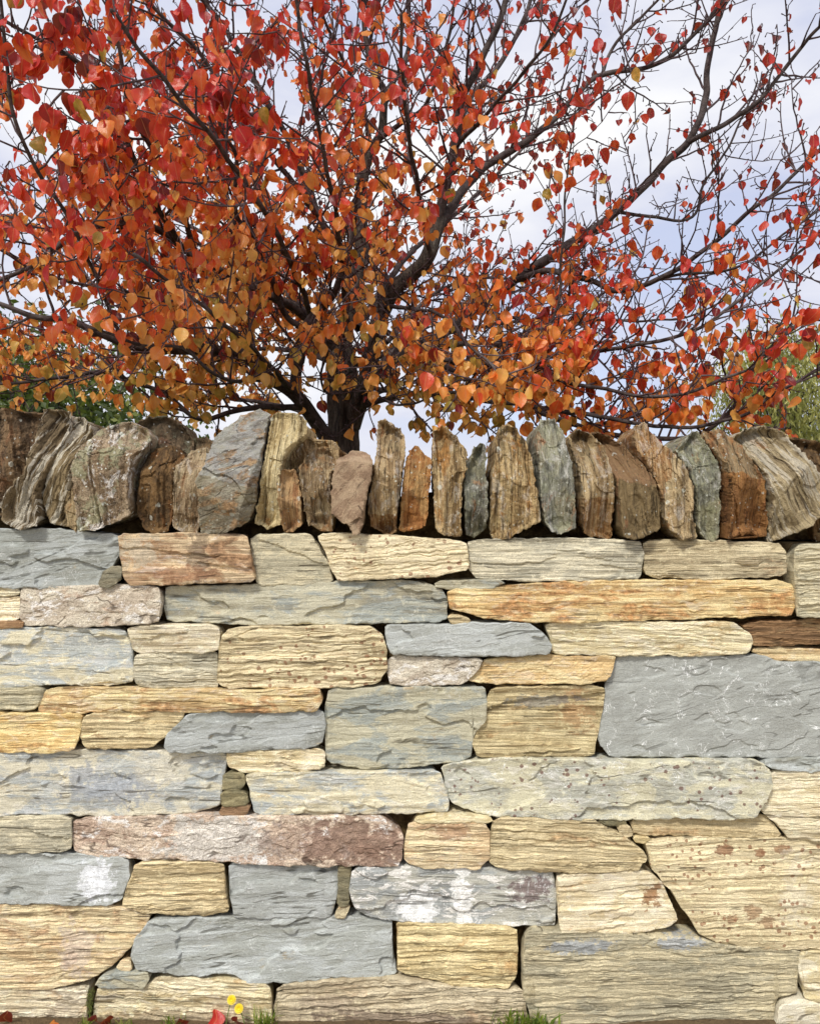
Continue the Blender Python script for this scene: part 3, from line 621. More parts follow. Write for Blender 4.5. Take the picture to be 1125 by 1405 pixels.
for side, x in ((-1, -50), (1, 1186)):
    while abs(x - CX) < 1290:
        wd = random.uniform(38, 75); lean = random.uniform(-14, 14)
        xa, xb = (x - wd, x) if side < 0 else (x, x + wd)
        top = random.uniform(565, 615)
        pl = [(xa + 8 + lean, top + random.uniform(0, 18)), ((xa + xb) / 2 + lean, top - 6), (xb - 6 + lean, top + random.uniform(0, 18)), (xb + lean * .5, 650), (xb, 690), (xb - 6, 728), ((xa + xb) / 2, 738), (xa + 6, 729), (xa, 690), (xa + lean * .5, 650)]
        stone(pl, M[random.choice(['kt', 'ko', 'kv', 'kb', 'kg', 'kc'])], 'cope', name='cope_stone', yoff=random.uniform(-.03, .03), ang=random.uniform(-.2, .2), r=.012, depth=.3, res=.008, grow_=0)
        x += side * (wd + 3)

# earth and mortar core behind the faces
def core():
    xs = np.arange(-2.75, 2.751, .008); zs = np.concatenate([np.arange(-.04, at(0, 742)[2] - .002, .008)])
    X, Z = np.meshgrid(xs, zs, indexing='ij')
    Y = .070 + .014 * fbm(X * 7, Z * 9, 5, 3) + .005 * fbm(X * 45, Z * 45, 8, 3)
    a, b = X.shape; idx = np.arange(a * b).reshape(a, b)
    f = np.stack([idx[:-1, :-1], idx[1:, :-1], idx[1:, 1:], idx[:-1, 1:]], -1).reshape(-1, 4)
    Vf = np.stack([X, Y, Z], -1).reshape(-1, 3)
    Vb = Vf.copy(); loop = np.concatenate([idx[:-1, 0], idx[-1, :-1], idx[:0:-1, -1], idx[0, :0:-1]])
    B = Vf[loop].copy(); B[:, 1] = .40; n = len(loop); nb = a * b + np.arange(n)
    sd = np.stack([loop, np.roll(loop, -1), np.roll(nb, -1), nb], -1)[:, ::-1]
    Vc = np.concatenate([Vf, B, [[0, .40, .7]]]); cap = np.stack([nb, np.roll(nb, -1), np.full(n, len(Vc) - 1)], -1)[:, ::-1]
    Vc = Vc - np.array(wall.location)
    obj('mortar_core', mesh_np('mortar_core', Vc, [f, sd, cap], M['mortar']), wall)
core()
def hearting():            # rubble packed between the backs of the copes
    xs = np.arange(-2.72, 2.721, .02); zs = np.array([at(0, 742)[2] - .002, at(0, 725)[2], at(0, 705)[2], at(0, 690)[2], at(0, 676)[2]])
    X, Z = np.meshgrid(xs, zs, indexing='ij'); Zt = Z + .012 * fbm(X * 9, Z * 9, 3, 3) * (Z > zs[0]); Y = .13 + .03 * fbm(X * 12, Z * 12, 6, 3)
    a, b = X.shape; idx = np.arange(a * b).reshape(a, b)
    f = np.stack([idx[:-1, :-1], idx[1:, :-1], idx[1:, 1:], idx[:-1, 1:]], -1).reshape(-1, 4)
    Vf = np.stack([X, Y, Zt], -1).reshape(-1, 3); loop = np.concatenate([idx[:-1, 0], idx[-1, :-1], idx[:0:-1, -1], idx[0, :0:-1]])
    B = Vf[loop].copy(); B[:, 1] = .37; n = len(loop); nb = a * b + np.arange(n)
    sd = np.stack([loop, np.roll(loop, -1), np.roll(nb, -1), nb], -1)[:, ::-1]
    Vc = np.concatenate([Vf, B, [[0, .37, zs.mean()]]]); cap = np.stack([nb, np.roll(nb, -1), np.full(n, len(Vc) - 1)], -1)[:, ::-1]
    obj('packing', mesh_np('packing', Vc - np.array(wall.location), [f, sd, cap], M['mortar']), wall)
hearting()

# ------------------------------------------------------------------ foliage and bark materials
def leaf_mat():
    t = NT('autumn_leaf')
    tone = t.node('Attribute', attribute_name='tone').outputs['Fac']
    uv = t.node('UVMap').outputs[0]
    g = t.node('NewGeometry').outputs['Position']
    n = t.noise(g, 38, 4, .6)
    sx = t.node('SeparateXYZ', {0: uv})
    f = t.math('ADD', tone, t.math('MULTIPLY', t.math('SUBTRACT', n, .5), .34))
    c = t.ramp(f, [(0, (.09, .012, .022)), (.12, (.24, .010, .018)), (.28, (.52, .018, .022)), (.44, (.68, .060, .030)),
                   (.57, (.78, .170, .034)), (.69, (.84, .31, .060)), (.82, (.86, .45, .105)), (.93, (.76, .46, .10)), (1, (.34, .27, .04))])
    ab = t.math('ABSOLUTE', t.math('SUBTRACT', sx.outputs[0], .5))
    rib = t.remap(ab, .012, .03, 1, 0)
    vw = t.node('TexWave', {'Vector': t.node('CombineXYZ', {0: t.math('SUBTRACT', sx.outputs[1], t.math('MULTIPLY', ab, .7))}).outputs[0], 'Scale': 3.2}).outputs['Fac']
    c = t.mix(t.math('MULTIPLY', rib, .5), c, (.72, .36, .16))
    c = t.mix(t.remap(t.noise(g, 300, 2), .66, .76, 0, .6), c, (.05, .014, .01))
    p = t.node('BsdfPrincipled', {'Base Color': c, 'Roughness': .36}); p.inputs['Specular IOR Level'].default_value = .5
    b = t.node('Bump', {'Height': t.math('ADD', t.math('MULTIPLY', vw, .12), t.noise(g, 110, 3)), 'Strength': .35, 'Distance': .004}); t.l.new(b.outputs[0], p.inputs['Normal'])
    tr = t.node('BsdfTranslucent', {'Color': t.mix(.35, c, (.95, .22, .03))})
    ms = t.node('MixShader', {0: .42, 1: p.outputs[0], 2: tr.outputs[0]})
    t.surf(ms.outputs[0]); return t.m
M['leaf'] = leaf_mat()
def bark_mat(name, A, B, C, sc_=(14, 14, 2.2), bump=1.0, d=.02):
    t = NT(name); g = t.node('TexCoord').outputs['Object']
    mp = t.node('Mapping', {0: g, 'Scale': sc_}).outputs[0]
    n = t.noise(mp, 4, 6, .65, .8); n2 = t.noise(g, 90, 4, .7); n3 = t.noise(g, 6, 4, .6)
    c = t.mix(t.remap(n, .38, .62), A, B); c = t.mix(t.remap(n3, .5, .68, 0, .6), c, C); c = t.mix(t.remap(n2, .5, .7, 0, .5), c, sc(A, .6))
    p = t.node('BsdfPrincipled', {'Base Color': c, 'Roughness': .8}); p.inputs['Specular IOR Level'].default_value = .3
    b = t.node('Bump', {'Height': t.math('ADD', n, t.math('MULTIPLY', n2, .3)), 'Strength': bump, 'Distance': d}); t.l.new(b.outputs[0], p.inputs['Normal'])
    t.surf(p.outputs[0]); return t.m
M['bark'] = bark_mat('dark_fissured_bark', (.030, .021, .016), (.13, .10, .075), (.19, .165, .135), bump=1.0, d=.03)
M['limb'] = bark_mat('limb_bark', (.034, .023, .020), (.085, .062, .055), (.15, .128, .122), (10, 10, 10), .5, .008)
M['twig'] = bark_mat('twig_bark', (.050, .028, .030), (.10, .068, .070), (.17, .135, .14), (10, 10, 10), .3, .004)
M['graybark'] = bark_mat('grey_bark', (.05, .042, .035), (.12, .10, .085), (.16, .14, .12))

def catmull(P, k=6):
    P = np.asarray(P, float); n = len(P)
    if n < 3:
        t = np.linspace(0, 1, k + 1)[:, None]; return P[0] * (1 - t) + P[-1] * t
    E = np.concatenate([[2 * P[0] - P[1]], P, [2 * P[-1] - P[-2]]]); out = []
    for i in range(n - 1):
        a, b, c, d = E[i:i + 4]
        for s in np.arange(k) / k:
            out.append(.5 * (2 * b + (c - a) * s + (2 * a - 5 * b + 4 * c - d) * s * s + (3 * b - a - 3 * c + d) * s ** 3))
    out.append(P[-1]); return np.array(out)

class Tubes:
    def __init__(s, sides): s.k = sides; s.V = []; s.Q = []; s.n = 0
    def add(s, P, rad, lump=0.0, seed=0):
        P = np.asarray(P, float); n = len(P); rad = np.broadcast_to(np.asarray(rad, float), (n,))
        T = np.gradient(P, axis=0); T /= np.linalg.norm(T, axis=1)[:, None] + 1e-9
        ref = np.array([.31, .87, .13]) if abs(T[:, 2]).mean() > .6 else np.array([.1, .15, 1.0])
        U = np.cross(T, ref); U /= np.linalg.norm(U, axis=1)[:, None] + 1e-9
        W = np.cross(T, U)
        a = np.linspace(0, 2 * math.pi, s.k, endpoint=False)
        rr = rad[:, None] * np.ones(s.k)[None]
        if lump:
            L = np.concatenate([[0], np.cumsum(np.linalg.norm(np.diff(P, axis=0), axis=1))])
            AA, LL = np.meshgrid(a, L)
            rr = rr * (1 + lump * (fbm(np.cos(AA) * 1.6 + LL * 5, np.sin(AA) * 1.6 + LL * 3, seed, 3)))
        ring = P[:, None] + rr[..., None] * (np.cos(a)[None, :, None] * U[:, None] + np.sin(a)[None, :, None] * W[:, None])
        i = s.n + np.arange(n * s.k).reshape(n, s.k); j = np.roll(i, -1, 1)
        s.Q.append(np.stack([i[:-1], j[:-1], j[1:], i[1:]], -1).reshape(-1, 4)[:, ::-1])
        s.V.append(ring.reshape(-1, 3)); s.n += n * s.k
        # pointed end
        s.V.append((P[-1] + T[-1] * rad[-1])[None]); tip = s.n; s.n += 1
        s.Q.append(np.stack([i[-1], j[-1], np.full(s.k, tip), np.full(s.k, tip)], -1)[:, ::-1])
    def mesh(s, name, mat, origin=(0, 0, 0)):
        Vv = np.concatenate(s.V) - np.array(origin); Q = np.concatenate(s.Q)
        dg = Q[:, 0] == Q[:, 1]
        return mesh_np(name, Vv, [Q[~dg], Q[dg][:, 1:]], mat)

# ------------------------------------------------------------------ the red tree
TY = 1.30
tree = empty('autumn_tree', at(478, 1143, TY)); TO = np.array(tree.location)
tag(tree, 'spreading tree with red and orange autumn leaves behind the stone wall', 'tree')
def wpts(L): return np.array([at(*p) for p in L])

tt = Tubes(36)
tp = catmull(wpts([(484,1170,TY),(482,1000,TY),(478,850,TY),(474,720,TY),(473,640,TY),(471,577,TY),(469,520,TY),(468,470,TY)]), 14)
hz = tp[:, 2]
tr_ = .066 + .05 * np.exp(-(hz) / .22)
tr_[-8:] *= np.linspace(1, .7, 8)
tt.add(tp, tr_, .22, 5)
obj('trunk', tt.mesh('trunk', M['bark'], TO), tree)

LIMBS = [  # (radius at start, radius at end, [(px, py, Y)...])
 (.046,.017, [(469,500,1.3),(475,440,1.32),(488,400,1.35),(497,330,1.4),(495,270,1.42),(505,215,1.42),(522,185,1.42),(529,128,1.4)]),
 (.017,.008, [(529,128,1.4),(505,74,1.35),(498,0,1.3),(494,-90,1.25)]),
 (.016,.008, [(529,128,1.4),(556,81,1.5),(561,44,1.5),(559,-60,1.5)]),
 (.043,.030, [(482,585,1.28),(500,530,1.22),(518,450,1.2),(535,405,1.15),(560,380,1.15),(590,345,1.1),(603,297,1.1)]),
 (.024,.010, [(601,305,1.1),(623,203,1.0),(633,142,.95),(667,68,.9),(694,0,.85),(715,-70,.8)]),
 (.022,.006, [(600,310,1.1),(657,236,1.2),(708,203,1.2),(750,172,1.2),(796,125,1.2),(826,101,1.2),(890,91,1.15),(934,64,1.1),(992,0,1.05),(1020,-50,1.0)]),
 (.008,.005, [(826,101,1.2),(846,57,1.2),(900,3,1.15),(930,-40,1.1)]),
 (.021,.009, [(606,285,1.12),(640,145,1.5),(667,111,1.6),(694,74,1.65),(721,20,1.7),(745,-60,1.7)]),
 (.036,.010, [(496,540,1.28),(540,490,1.4),(573,477,1.5),(630,440,1.6),(704,385,1.6),(772,341,1.55),(846,290,1.5),(914,223,1.45),(948,189,1.4),(968,135,1.4),(970,95,1.4),(988,7,1.4),(998,-60,1.4)]),
 (.013,.006, [(940,197,1.41),(1008,162,1.3),(1049,128,1.25),(1083,84,1.2),(1125,37,1.1),(1170,-10,1.05)]),
 (.017,.006, [(704,385,1.6),(750,372,1.4),(789,378,1.3),(846,398,1.2),(907,381,1.1),(968,341,1.0),(1029,290,.9),(1059,267,.88),(1113,216,.85),(1160,170,.8)]),
 (.015,.005, [(560,482,1.45),(660,470,1.1),(745,489,.9),(812,483,.85),(867,474,.8),(948,456,.75),(995,425,.72),(1042,391,.7),(1110,335,.65)]),
 (.013,.005, [(520,450,1.2),(600,490,1.0),(680,500,.85),(745,513,.75),(812,532,.7),(880,542,.65),(921,542,.62),(982,526,.6),(1050,495,.55)]),
 (.015,.005, [(490,560,1.25),(560,540,1.1),(640,545,1.0),(745,560,.8),(812,570,.75),(877,580,.7),(907,587,.7),(961,584,.68),(1022,567,.65),(1069,537,.6),(1130,505,.6)]),
 (.016,.008, [(573,477,1.5),(640,520,1.45),(740,565,1.4),(850,598,1.3),(948,599,1.2),(1005,560,1.1),(1032,506,1.05),(1066,469,1.0),(1125,425,.95),(1180,385,.9)]),
 (.007,.004, [(907,381,1.1),(961,374,1.05),(998,371,1.0),(1042,347,.95),(1110,297,.9),(1150,270,.88)]),
 (.010,.004, [(650,425,1.6),(740,440,1.6),(836,439,1.5),(897,439,1.45),(954,432,1.4),(1010,400,1.35)]),
 (.009,.004, [(846,290,1.5),(944,300,1.6),(965,253,1.6),(1002,196,1.6),(1040,110,1.6)]),
 (.006,.003, [(745,489,.9),(752,460,.85),(769,391,.8),(772,324,.75),(778,240,.7),(790,150,.65)]),
 (.038,.006, [(462,625,1.28),(438,585,1.2),(404,540,1.05),(370,520,1.0),(351,499,.9),(300,480,.8),(240,480,.7),(169,471,.6),(95,439,.5),(44,434,.45),(0,417,.4),(-60,395,.35)]),
 (.026,.009, [(404,541,1.05),(410,493,1.05),(417,452,1.05),(454,408,1.0),(470,370,.95),(485,310,.9),(490,240,.8)]),
 (.014,.005, [(417,452,1.05),(390,428,1.0),(370,380,.9),(350,330,.8),(324,294,.7),(324,220,.6),(304,179,.5),(290,100,.4)]),
 (.028,.007, [(468,490,1.3),(430,440,1.2),(360,400,1.1),(280,360,1.0),(203,310,.9),(111,315,.7),(54,358,.6),(-10,390,.5)]),
 (.013,.005, [(330,385,1.06),(270,385,1.05),(210,400,1.0),(159,398,.9),(108,391,.85),(54,369,.8),(-10,335,.75)]),
 (.014,.005, [(415,558,1.1),(340,560,.95),(280,575,.95),(230,545,.9),(145,510,.8),(68,521,.75),(0,526,.7),(-50,525,.65)]),
 (.020,.008, [(488,400,1.35),(440,300,1.2),(400,200,1.1),(358,125,1.0),(331,74,1.0),(287,10,.95),(255,-50,.9)]),
 (.014,.006, [(440,300,1.2),(370,210,1.0),(318,139,.9),(270,68,.8),(209,7,.7),(180,-40,.65)]),
 (.013,.005, [(270,355,.98),(240,260,.7),(200,190,.5),(176,142,.3),(166,78,.2),(149,7,.1),(140,-50,.05)]),
 (.012,.005, [(250,340,.95),(200,250,.6),(150,140,.4),(101,81,.3),(17,34,.15),(-40,0,.1)]),
 (.008,.004, [(169,471,.6),(110,330,.1),(61,247,-.1),(24,176,-.2),(10,101,-.25),(3,17,-.3),(0,-60,-.35)]),
 (.011,.005, [(510,200,1.42),(492,132,1.2),(481,101,1.1),(450,40,1.0),(430,-40,.9)]),
 (.013,.005, [(522,189,1.42),(559,162,1.3),(586,142,1.2),(603,101,1.15),(617,41,1.1),(630,-40,1.0)]),
 (.014,.005, [(430,440,1.2),(390,340,.7),(330,240,.25),(260,150,-.1),(200,80,-.25),(150,10,-.35)]),
 (.014,.005, [(475,440,1.32),(465,320,.7),(440,190,.3),(420,80,.1),(400,-30,0)]),
 (.010,.004, [(530,420,1.15),(600,430,.7),(650,480,.45),(690,515,.3)]),
 (.012,.005, [(404,541,1.05),(350,480,.65),(290,430,.35),(240,390,.2),(180,350,.05)]),
 (.010,.004, [(370,520,1.0),(310,520,.6),(250,480,.4),(190,470,.3),(120,450,.2)]),
 (.020,.006, [(466,480,1.35),(380,390,1.9),(280,320,2.3),(150,260,2.6),(40,220,2.8)]),
 (.020,.006, [(490,450,1.38),(560,350,2.0),(640,280,2.4),(720,200,2.6),(800,120,2.8)]),
 (.018,.006, [(490,500,1.36),(600,460,2.0),(720,440,2.5),(850,440,2.8)]),
 (.018,.006, [(466,500,1.36),(400,480,2.0),(280,480,2.4),(130,490,2.7),(30,470,2.8)]),
 (.018,.006, [(470,470,1.37),(480,330,1.9),(450,180,2.3),(420,50,2.5)]),
 (.014,.005, [(300,480,.8),(230,420,1.3),(150,360,1.6),(60,290,1.8),(-20,240,1.9)]),
 (.014,.005, [(360,400,1.1),(300,260,1.3),(230,160,1.5),(120,60,1.6)]),
 (.014,.005, [(450,590,1.3),(400,560,1.6),(300,545,1.8),(200,530,2.0),(90,500,2.2)]),
 (.012,.005, [(462,520,1.36),(440,440,1.8),(380,430,2.1),(300,410,2.3),(220,400,2.5)]),
 (.014,.005, [(485,560,1.36),(540,530,1.7),(620,520,2.0),(720,530,2.3)]),
 (.012,.005, [(500,530,1.24),(560,540,.9),(620,540,.7),(680,530,.55)]),
 (.012,.005, [(530,470,1.3),(600,400,1.7),(680,380,2.0),(780,400,2.2)]),
 (.008,.004, [(470,520,1.25),(490,500,1.0),(510,470,.85),(520,430,.75)]),
 (.008,.004, [(466,540,1.25),(450,540,1.0),(440,520,.85),(450,480,.75)]),
 (.008,.004, [(500,530,1.2),(530,550,.95),(560,555,.8),(590,545,.7)]),
 (.012,.005, [(590,345,1.1),(570,240,.6),(555,130,.3),(548,20,.1)]),
 (.010,.004, [(623,203,1.0),(700,120,.6),(760,40,.4),(790,-40,.3)]),
]
limb_paths = []
for i, (r0, r1, L) in enumerate(LIMBS):
    P = catmull(wpts(L), 8)
    seg = np.concatenate([[0], np.cumsum(np.linalg.norm(np.diff(P, axis=0), axis=1))]); t = seg / seg[-1]
    w = .010 * np.stack([perlin(seg * 7, seg * 0 + i, 11), perlin(seg * 7, seg * 0 + i + 50, 12), perlin(seg * 7, seg * 0 + i + 90, 13)], -1) * np.minimum(1, t * 8)[:, None]
    P = P + w
    rad = r0 + (r1 - r0) * t ** .8
    tb = Tubes(14 if r0 > .03 else 8); tb.add(P, rad, .10 if r0 > .02 else .06, i)
    obj('branch', tb.mesh('branch', M['bark'] if r0 > .04 else M['limb'], TO), tree)
    limb_paths.append((P, rad, seg))

twigs = Tubes(5); fine = Tubes(4)
nodes = []           # (position, direction, from which twig)
rnd = random.Random(21)
def rdir():
    v = np.array([rnd.gauss(0, 1), rnd.gauss(0, 1), rnd.gauss(0, 1)]); return v / np.linalg.norm(v)
def grow(start, d, length, r, level, bend=.35):
    n = max(3, int(length / .035)); P = [start]; dd = d / np.linalg.norm(d)
    kink = rdir() * .16
    for k in range(n):
        dd = dd + rdir() * .13 + np.array([0, 0, bend / n]) + kink * (1 if k % 2 else -1)
        dd /= np.linalg.norm(dd); P.append(P[-1] + dd * length / n)
    P = np.array(P); rad = np.linspace(r, r * (.45 if level < 2 else .6), n + 1)
    (twigs if level == 1 else fine).add(P, rad)
    return P, rad
def spur(p, d):
    L = rnd.uniform(.008, .028); q = p + d / np.linalg.norm(d) * L
    fine.add(np.array([p, p + (q - p) * .55, q]), np.array([.0020, .0018, .0029]))
    return q
def inside(p): return p[2] > 1.58 or p[1] > .42
for li, (P, rad, seg) in enumerate(limb_paths):
    L = seg[-1]; s = .28 * L if rad[0] > .03 else .15 * L
    thick = rad[0] > .03
    while s < L:
        i = int(np.searchsorted(seg, s)); i = min(max(i, 1), len(P) - 1)
        T = P[i] - P[i - 1]; T /= np.linalg.norm(T)
        side = np.cross(T, rdir()); side /= np.linalg.norm(side)
        d = T * rnd.uniform(.3, .9) + side * rnd.uniform(.6, 1.1) + np.array([0, 0, rnd.uniform(-.1, .5)])
        ln = rnd.uniform(.16, .55) * (1.0 - .35 * s / L)
        B, br = grow(P[i], d, ln, min(rad[i] * .6, rnd.uniform(.0042, .0062)), 1)
        for k in range(2, len(B)):
            if rnd.random() < .85 and inside(B[k]):
                Tb = B[k] - B[k - 1]; Tb /= np.linalg.norm(Tb)
                sd = np.cross(Tb, rdir()); sd /= np.linalg.norm(sd)
                dd = Tb * rnd.uniform(.2, .8) + sd + np.array([0, 0, rnd.uniform(-.2, .5)])
                if rnd.random() < .42:
                    C, cr = grow(B[k], dd, rnd.uniform(.05, .2), rnd.uniform(.0026, .0034), 2)
                    for m in range(1, len(C)):
                        if rnd.random() < .8:
                            q = spur(C[m], (C[m] - C[m - 1]) / .03 * .5 + rdir()); nodes.append((q, li))
                    nodes.append((C[-1], li))
                else:
                    nodes.append((spur(B[k], dd), li))
        nodes.append((B[-1], li))
        s += rnd.uniform(.036, .08) if not thick else rnd.uniform(.06, .11)
    if rad[-1] < .02: nodes.append((P[-1], li))
tw = obj('twigs', twigs.mesh('twigs', M['twig'], TO), tree); tw['kind'] = 'stuff'
tw = obj('spur_twigs', fine.mesh('spur_twigs', M['twig'], TO), tree); tw['kind'] = 'stuff'
print('nodes', len(nodes))

# leaves
ROWS = np.array([0, .06, .16, .3, .46, .62, .76, .88, .96, 1.0])
HALF = np.array([.0, .20, .36, .445, .455, .395, .285, .15, .05, .0])
COLS = np.array([-1, -.5, 0, .5, 1.0])
def leaf_verts(lg, wd, fold, curl, wave, ph):
    t = ROWS[:, None]; c = COLS[None]
    x = c * HALF[:, None] * wd; z = -t * lg + 0 * c
    y = -np.abs(x) * fold + curl * lg * (t ** 2) + wave * lg * np.sin(t * 9 + ph + c * 1.3) * np.abs(c)
    return np.stack([x + 0 * t, y, z + .03 * lg * np.abs(c) * (t < .1)], -1).reshape(-1, 3)
LI = np.arange(50).reshape(10, 5)
LQ = np.stack([LI[:-1, :-1], LI[1:, :-1], LI[1:, 1:], LI[:-1, 1:]], -1).reshape(-1, 4)
LUV = np.stack([np.broadcast_to(.5 + COLS[None] * .5 * (HALF[:, None] + .02) / .47, (10, 5)), np.broadcast_to(1 - ROWS[:, None], (10, 5))], -1).reshape(-1, 2)
def frame(axis, yaw):
    z = -axis / np.linalg.norm(axis)
    f = np.array([math.sin(yaw), -math.cos(yaw), 0])     # blade faces this way
    y = -(f - z * (f @ z)); y /= np.linalg.norm(y) + 1e-9
    x = np.cross(y, z)
    return np.stack([x, y, z], 1)
def density(p):
    x, y, z = p
    d = 1.0
    d *= 1 - .70 * float(sstep(.15, 1.0, np.array(x))) * float(sstep(1.9, 2.6, np.array(z)))       # thin upper right
    d *= 1 - .45 * float(sstep(2.7, 3.6, np.array(z)))                                             # leaf fall from the top
    d *= 1 - .2 * float(sstep(.55, .9, np.array(x))) * (1 - float(sstep(2.0, 2.5, np.array(z))))   # thinner to the right
    d *= 1 - .6 * float(sstep(-.9, -1.2, np.array(x))) * (1 - float(sstep(1.95, 2.15, np.array(z))))
    d *= .55 + .6 * float(sstep(-.30, .12, perlin(np.array(x * 2.1 + 3), np.array(z * 2.1 + y * .8), 31)))
    if -.50 < x < -.02 and 1.7 < z < 2.42 and y < 1.4: d *= .28          # few leaves round the fork
    d *= 1 - .30 * float(sstep(-.75, -.35, np.array(x))) * float(sstep(2.3, 2.8, np.array(z)))
    return d * (1.12 if x < -.55 else .98)
leaves = []
for (p, li) in nodes:
    if not inside(p): continue
    k = 0
    dn = density(p)
    if rnd.random() < .80 * dn: k = 1
    if rnd.random() < .48 * dn: k += 1
    if rnd.random() < .12 * dn: k += 1
    for _ in range(k):
        h = np.array([rnd.gauss(0, 1), rnd.gauss(0, 1), rnd.uniform(-.5, .5)]); h /= np.linalg.norm(h)
        pl_ = rnd.uniform(.012, .04)
        b = p + h * pl_ * .6 + np.array([0, 0, -pl_ * .7])
        lg = (.023 + .032 * rnd.random()) * (1.06 if p[1] < .5 else 1)
        axis = np.array([rnd.gauss(0, .34), rnd.gauss(0, .34), -1.0])
        yaw = rnd.gauss(0, .85) if rnd.random() < .8 else rnd.uniform(-3, 3)
        if b[2] - lg < 1.60 and -.1 < b[1] < .42: continue
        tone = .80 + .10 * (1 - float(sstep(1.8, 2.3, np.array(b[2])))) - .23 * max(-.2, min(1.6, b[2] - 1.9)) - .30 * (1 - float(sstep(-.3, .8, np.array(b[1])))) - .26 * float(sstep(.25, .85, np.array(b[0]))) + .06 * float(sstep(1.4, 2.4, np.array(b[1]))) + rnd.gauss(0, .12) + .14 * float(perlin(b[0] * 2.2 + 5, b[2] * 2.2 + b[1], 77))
        if rnd.random() < .025: tone = rnd.uniform(.93, 1)
        if rnd.random() < .06: tone = rnd.uniform(.0, .15)
        tone = min(1, max(.02, tone)) if tone > .93 else min(.9, max(.02, tone))
        par = (lg, lg * rnd.uniform(.66, 1.05), rnd.uniform(.05, 1.0), rnd.gauss(.08, .34), rnd.uniform(0, .12), rnd.uniform(0, 6))
        leaves.append((b, p, axis, yaw, tone, par))
print('leaves', len(leaves))
def shown(l):
    b = l[0]; dy = b[1] + DIST
    u = CX + b[0] / dy * F_PX; v = CY - (b[2] - CAM_Z) / dy * F_PX
    return l[5][0] / dy * abs(math.cos(l[3])) if (5 < u < 1120 and 5 < v < 600) else 0
order = sorted(range(len(leaves)), key=lambda i: -shown(leaves[i]))
big = set(order[:300])
stalks = Tubes(3)
FV, FQ, FT, FU, nv = [], [], [], [], 0
shared = {}
for i, (b, p, axis, yaw, tone, par) in enumerate(leaves):
    M3 = frame(axis, yaw)
    stalks.add(np.array([p, (p + b) / 2 + np.array([0, 0, .006]), b]), .0008)
    if i in big:
        q = (min(12, int(tone * 13)), i % 7)
        if q not in shared:
            rg = random.Random(q[0] * 7 + q[1]); lv = leaf_verts(1, rg.uniform(.70, 1.04), rg.uniform(.08, .9), rg.gauss(.05, .24), rg.uniform(0, .09), rg.uniform(0, 6))
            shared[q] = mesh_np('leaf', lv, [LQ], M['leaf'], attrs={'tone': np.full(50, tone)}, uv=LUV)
        o = obj('leaf', shared[q], tree)
        from mathutils import Matrix
        o.matrix_local = Matrix.Translation(Vector(b - TO)) @ Matrix(M3.tolist()).to_4x4() @ Matrix.Diagonal((par[0],) * 3 + (1,))
        continue
    lv = leaf_verts(*par) @ M3.T + b
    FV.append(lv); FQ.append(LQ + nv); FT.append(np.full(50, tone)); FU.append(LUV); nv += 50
fo = obj('foliage', mesh_np('foliage', np.concatenate(FV) - TO, [np.concatenate(FQ)], M['leaf'], attrs={'tone': np.concatenate(FT)}, uv=np.concatenate(FU)), tree)
fo['kind'] = 'stuff'
so_ = obj('leaf_stalks', stalks.mesh('leaf_stalks', M['twig'], TO), tree); so_['kind'] = 'stuff'

# ------------------------------------------------------------------ green trees further back
def green_mat(name, A, B, C):
    t = NT(name); tone = t.node('Attribute', attribute_name='tone').outputs['Fac']
    c = t.ramp(tone, [(0, A), (.55, B), (1, C)])
    p = t.node('BsdfPrincipled', {'Base Color': c, 'Roughness': .5})
    tr = t.node('BsdfTranslucent', {'Color': sc(B, 1.5)})
    t.surf(t.node('MixShader', {0: .3, 1: p.outputs[0], 2: tr.outputs[0]}).outputs[0]); return t.m
M['green'] = green_mat('dark_green_leaf', (.030, .050, .010), (.085, .12, .020), (.20, .22, .04))
M['olive'] = green_mat('olive_green_leaf', (.15, .16, .04), (.30, .30, .08), (.46, .42, .14))
def back_tree(name, label, base, height, rx, rz, cz, nclump, per, leafl, leafw, mat, seed, droop):
    rg = np.random.default_rng(seed)
    root = empty(name, base); tag(root, label, 'tree')
    tb = Tubes(14); top = np.array([0, 0, height * .8])
    P = catmull([np.array([0, 0, -.05]), np.array([.05, .02, height * .3]), np.array([-.04, 0, height * .55]), top], 8)
    tb.add(P, np.linspace(.13, .03, len(P)), .12, seed)
    obj('trunk', tb.mesh('trunk', M['graybark']), root)
    br = Tubes(6); Vs, Qs, Ts, n0 = [], [], [], 0
    for k in range(nclump):
        v = rg.normal(size=3); v /= np.linalg.norm(v); v *= rg.uniform(.35, 1.0) ** .5
        c = np.array([v[0] * rx, v[1] * rx, cz + v[2] * rz])
        s = P[int(len(P) * rg.uniform(.35, .95))]
        br.add(catmull([s, (s + c) / 2 + np.array([0, 0, .1]), c], 4), np.linspace(.022, .005, 9))
        pr = rg.uniform(.18, .34) * rx
        for j in range(per):
            q = c + rg.normal(size=3) * pr * np.array([1, 1, .8])
            ax = rg.normal(size=3) * (1 - droop) + np.array([0, 0, -droop * 1.6]); ax /= np.linalg.norm(ax)
            sd = np.cross(ax, rg.normal(size=3)); sd /= np.linalg.norm(sd)
            L = leafl * rg.uniform(.6, 1.2); W = leafw * rg.uniform(.7, 1.2)
            nn = np.cross(ax, sd) * L * .12
            Vs.append(np.array([q, q + ax * L * .45 + sd * W / 2, q + ax * L + nn, q + ax * L * .45 - sd * W / 2]))
            Qs.append(np.array([[0, 1, 2, 3]]) + n0); n0 += 4
            Ts.append(np.full(4, rg.uniform(0, 1)))
    obj('limbs', br.mesh('limbs', M['graybark']), root)['kind'] = 'stuff'
    f = obj('crown', mesh_np('crown', np.concatenate(Vs), [np.concatenate(Qs)], mat, smooth=False, attrs={'tone': np.concatenate(Ts)}), root)
    f['kind'] = 'stuff'
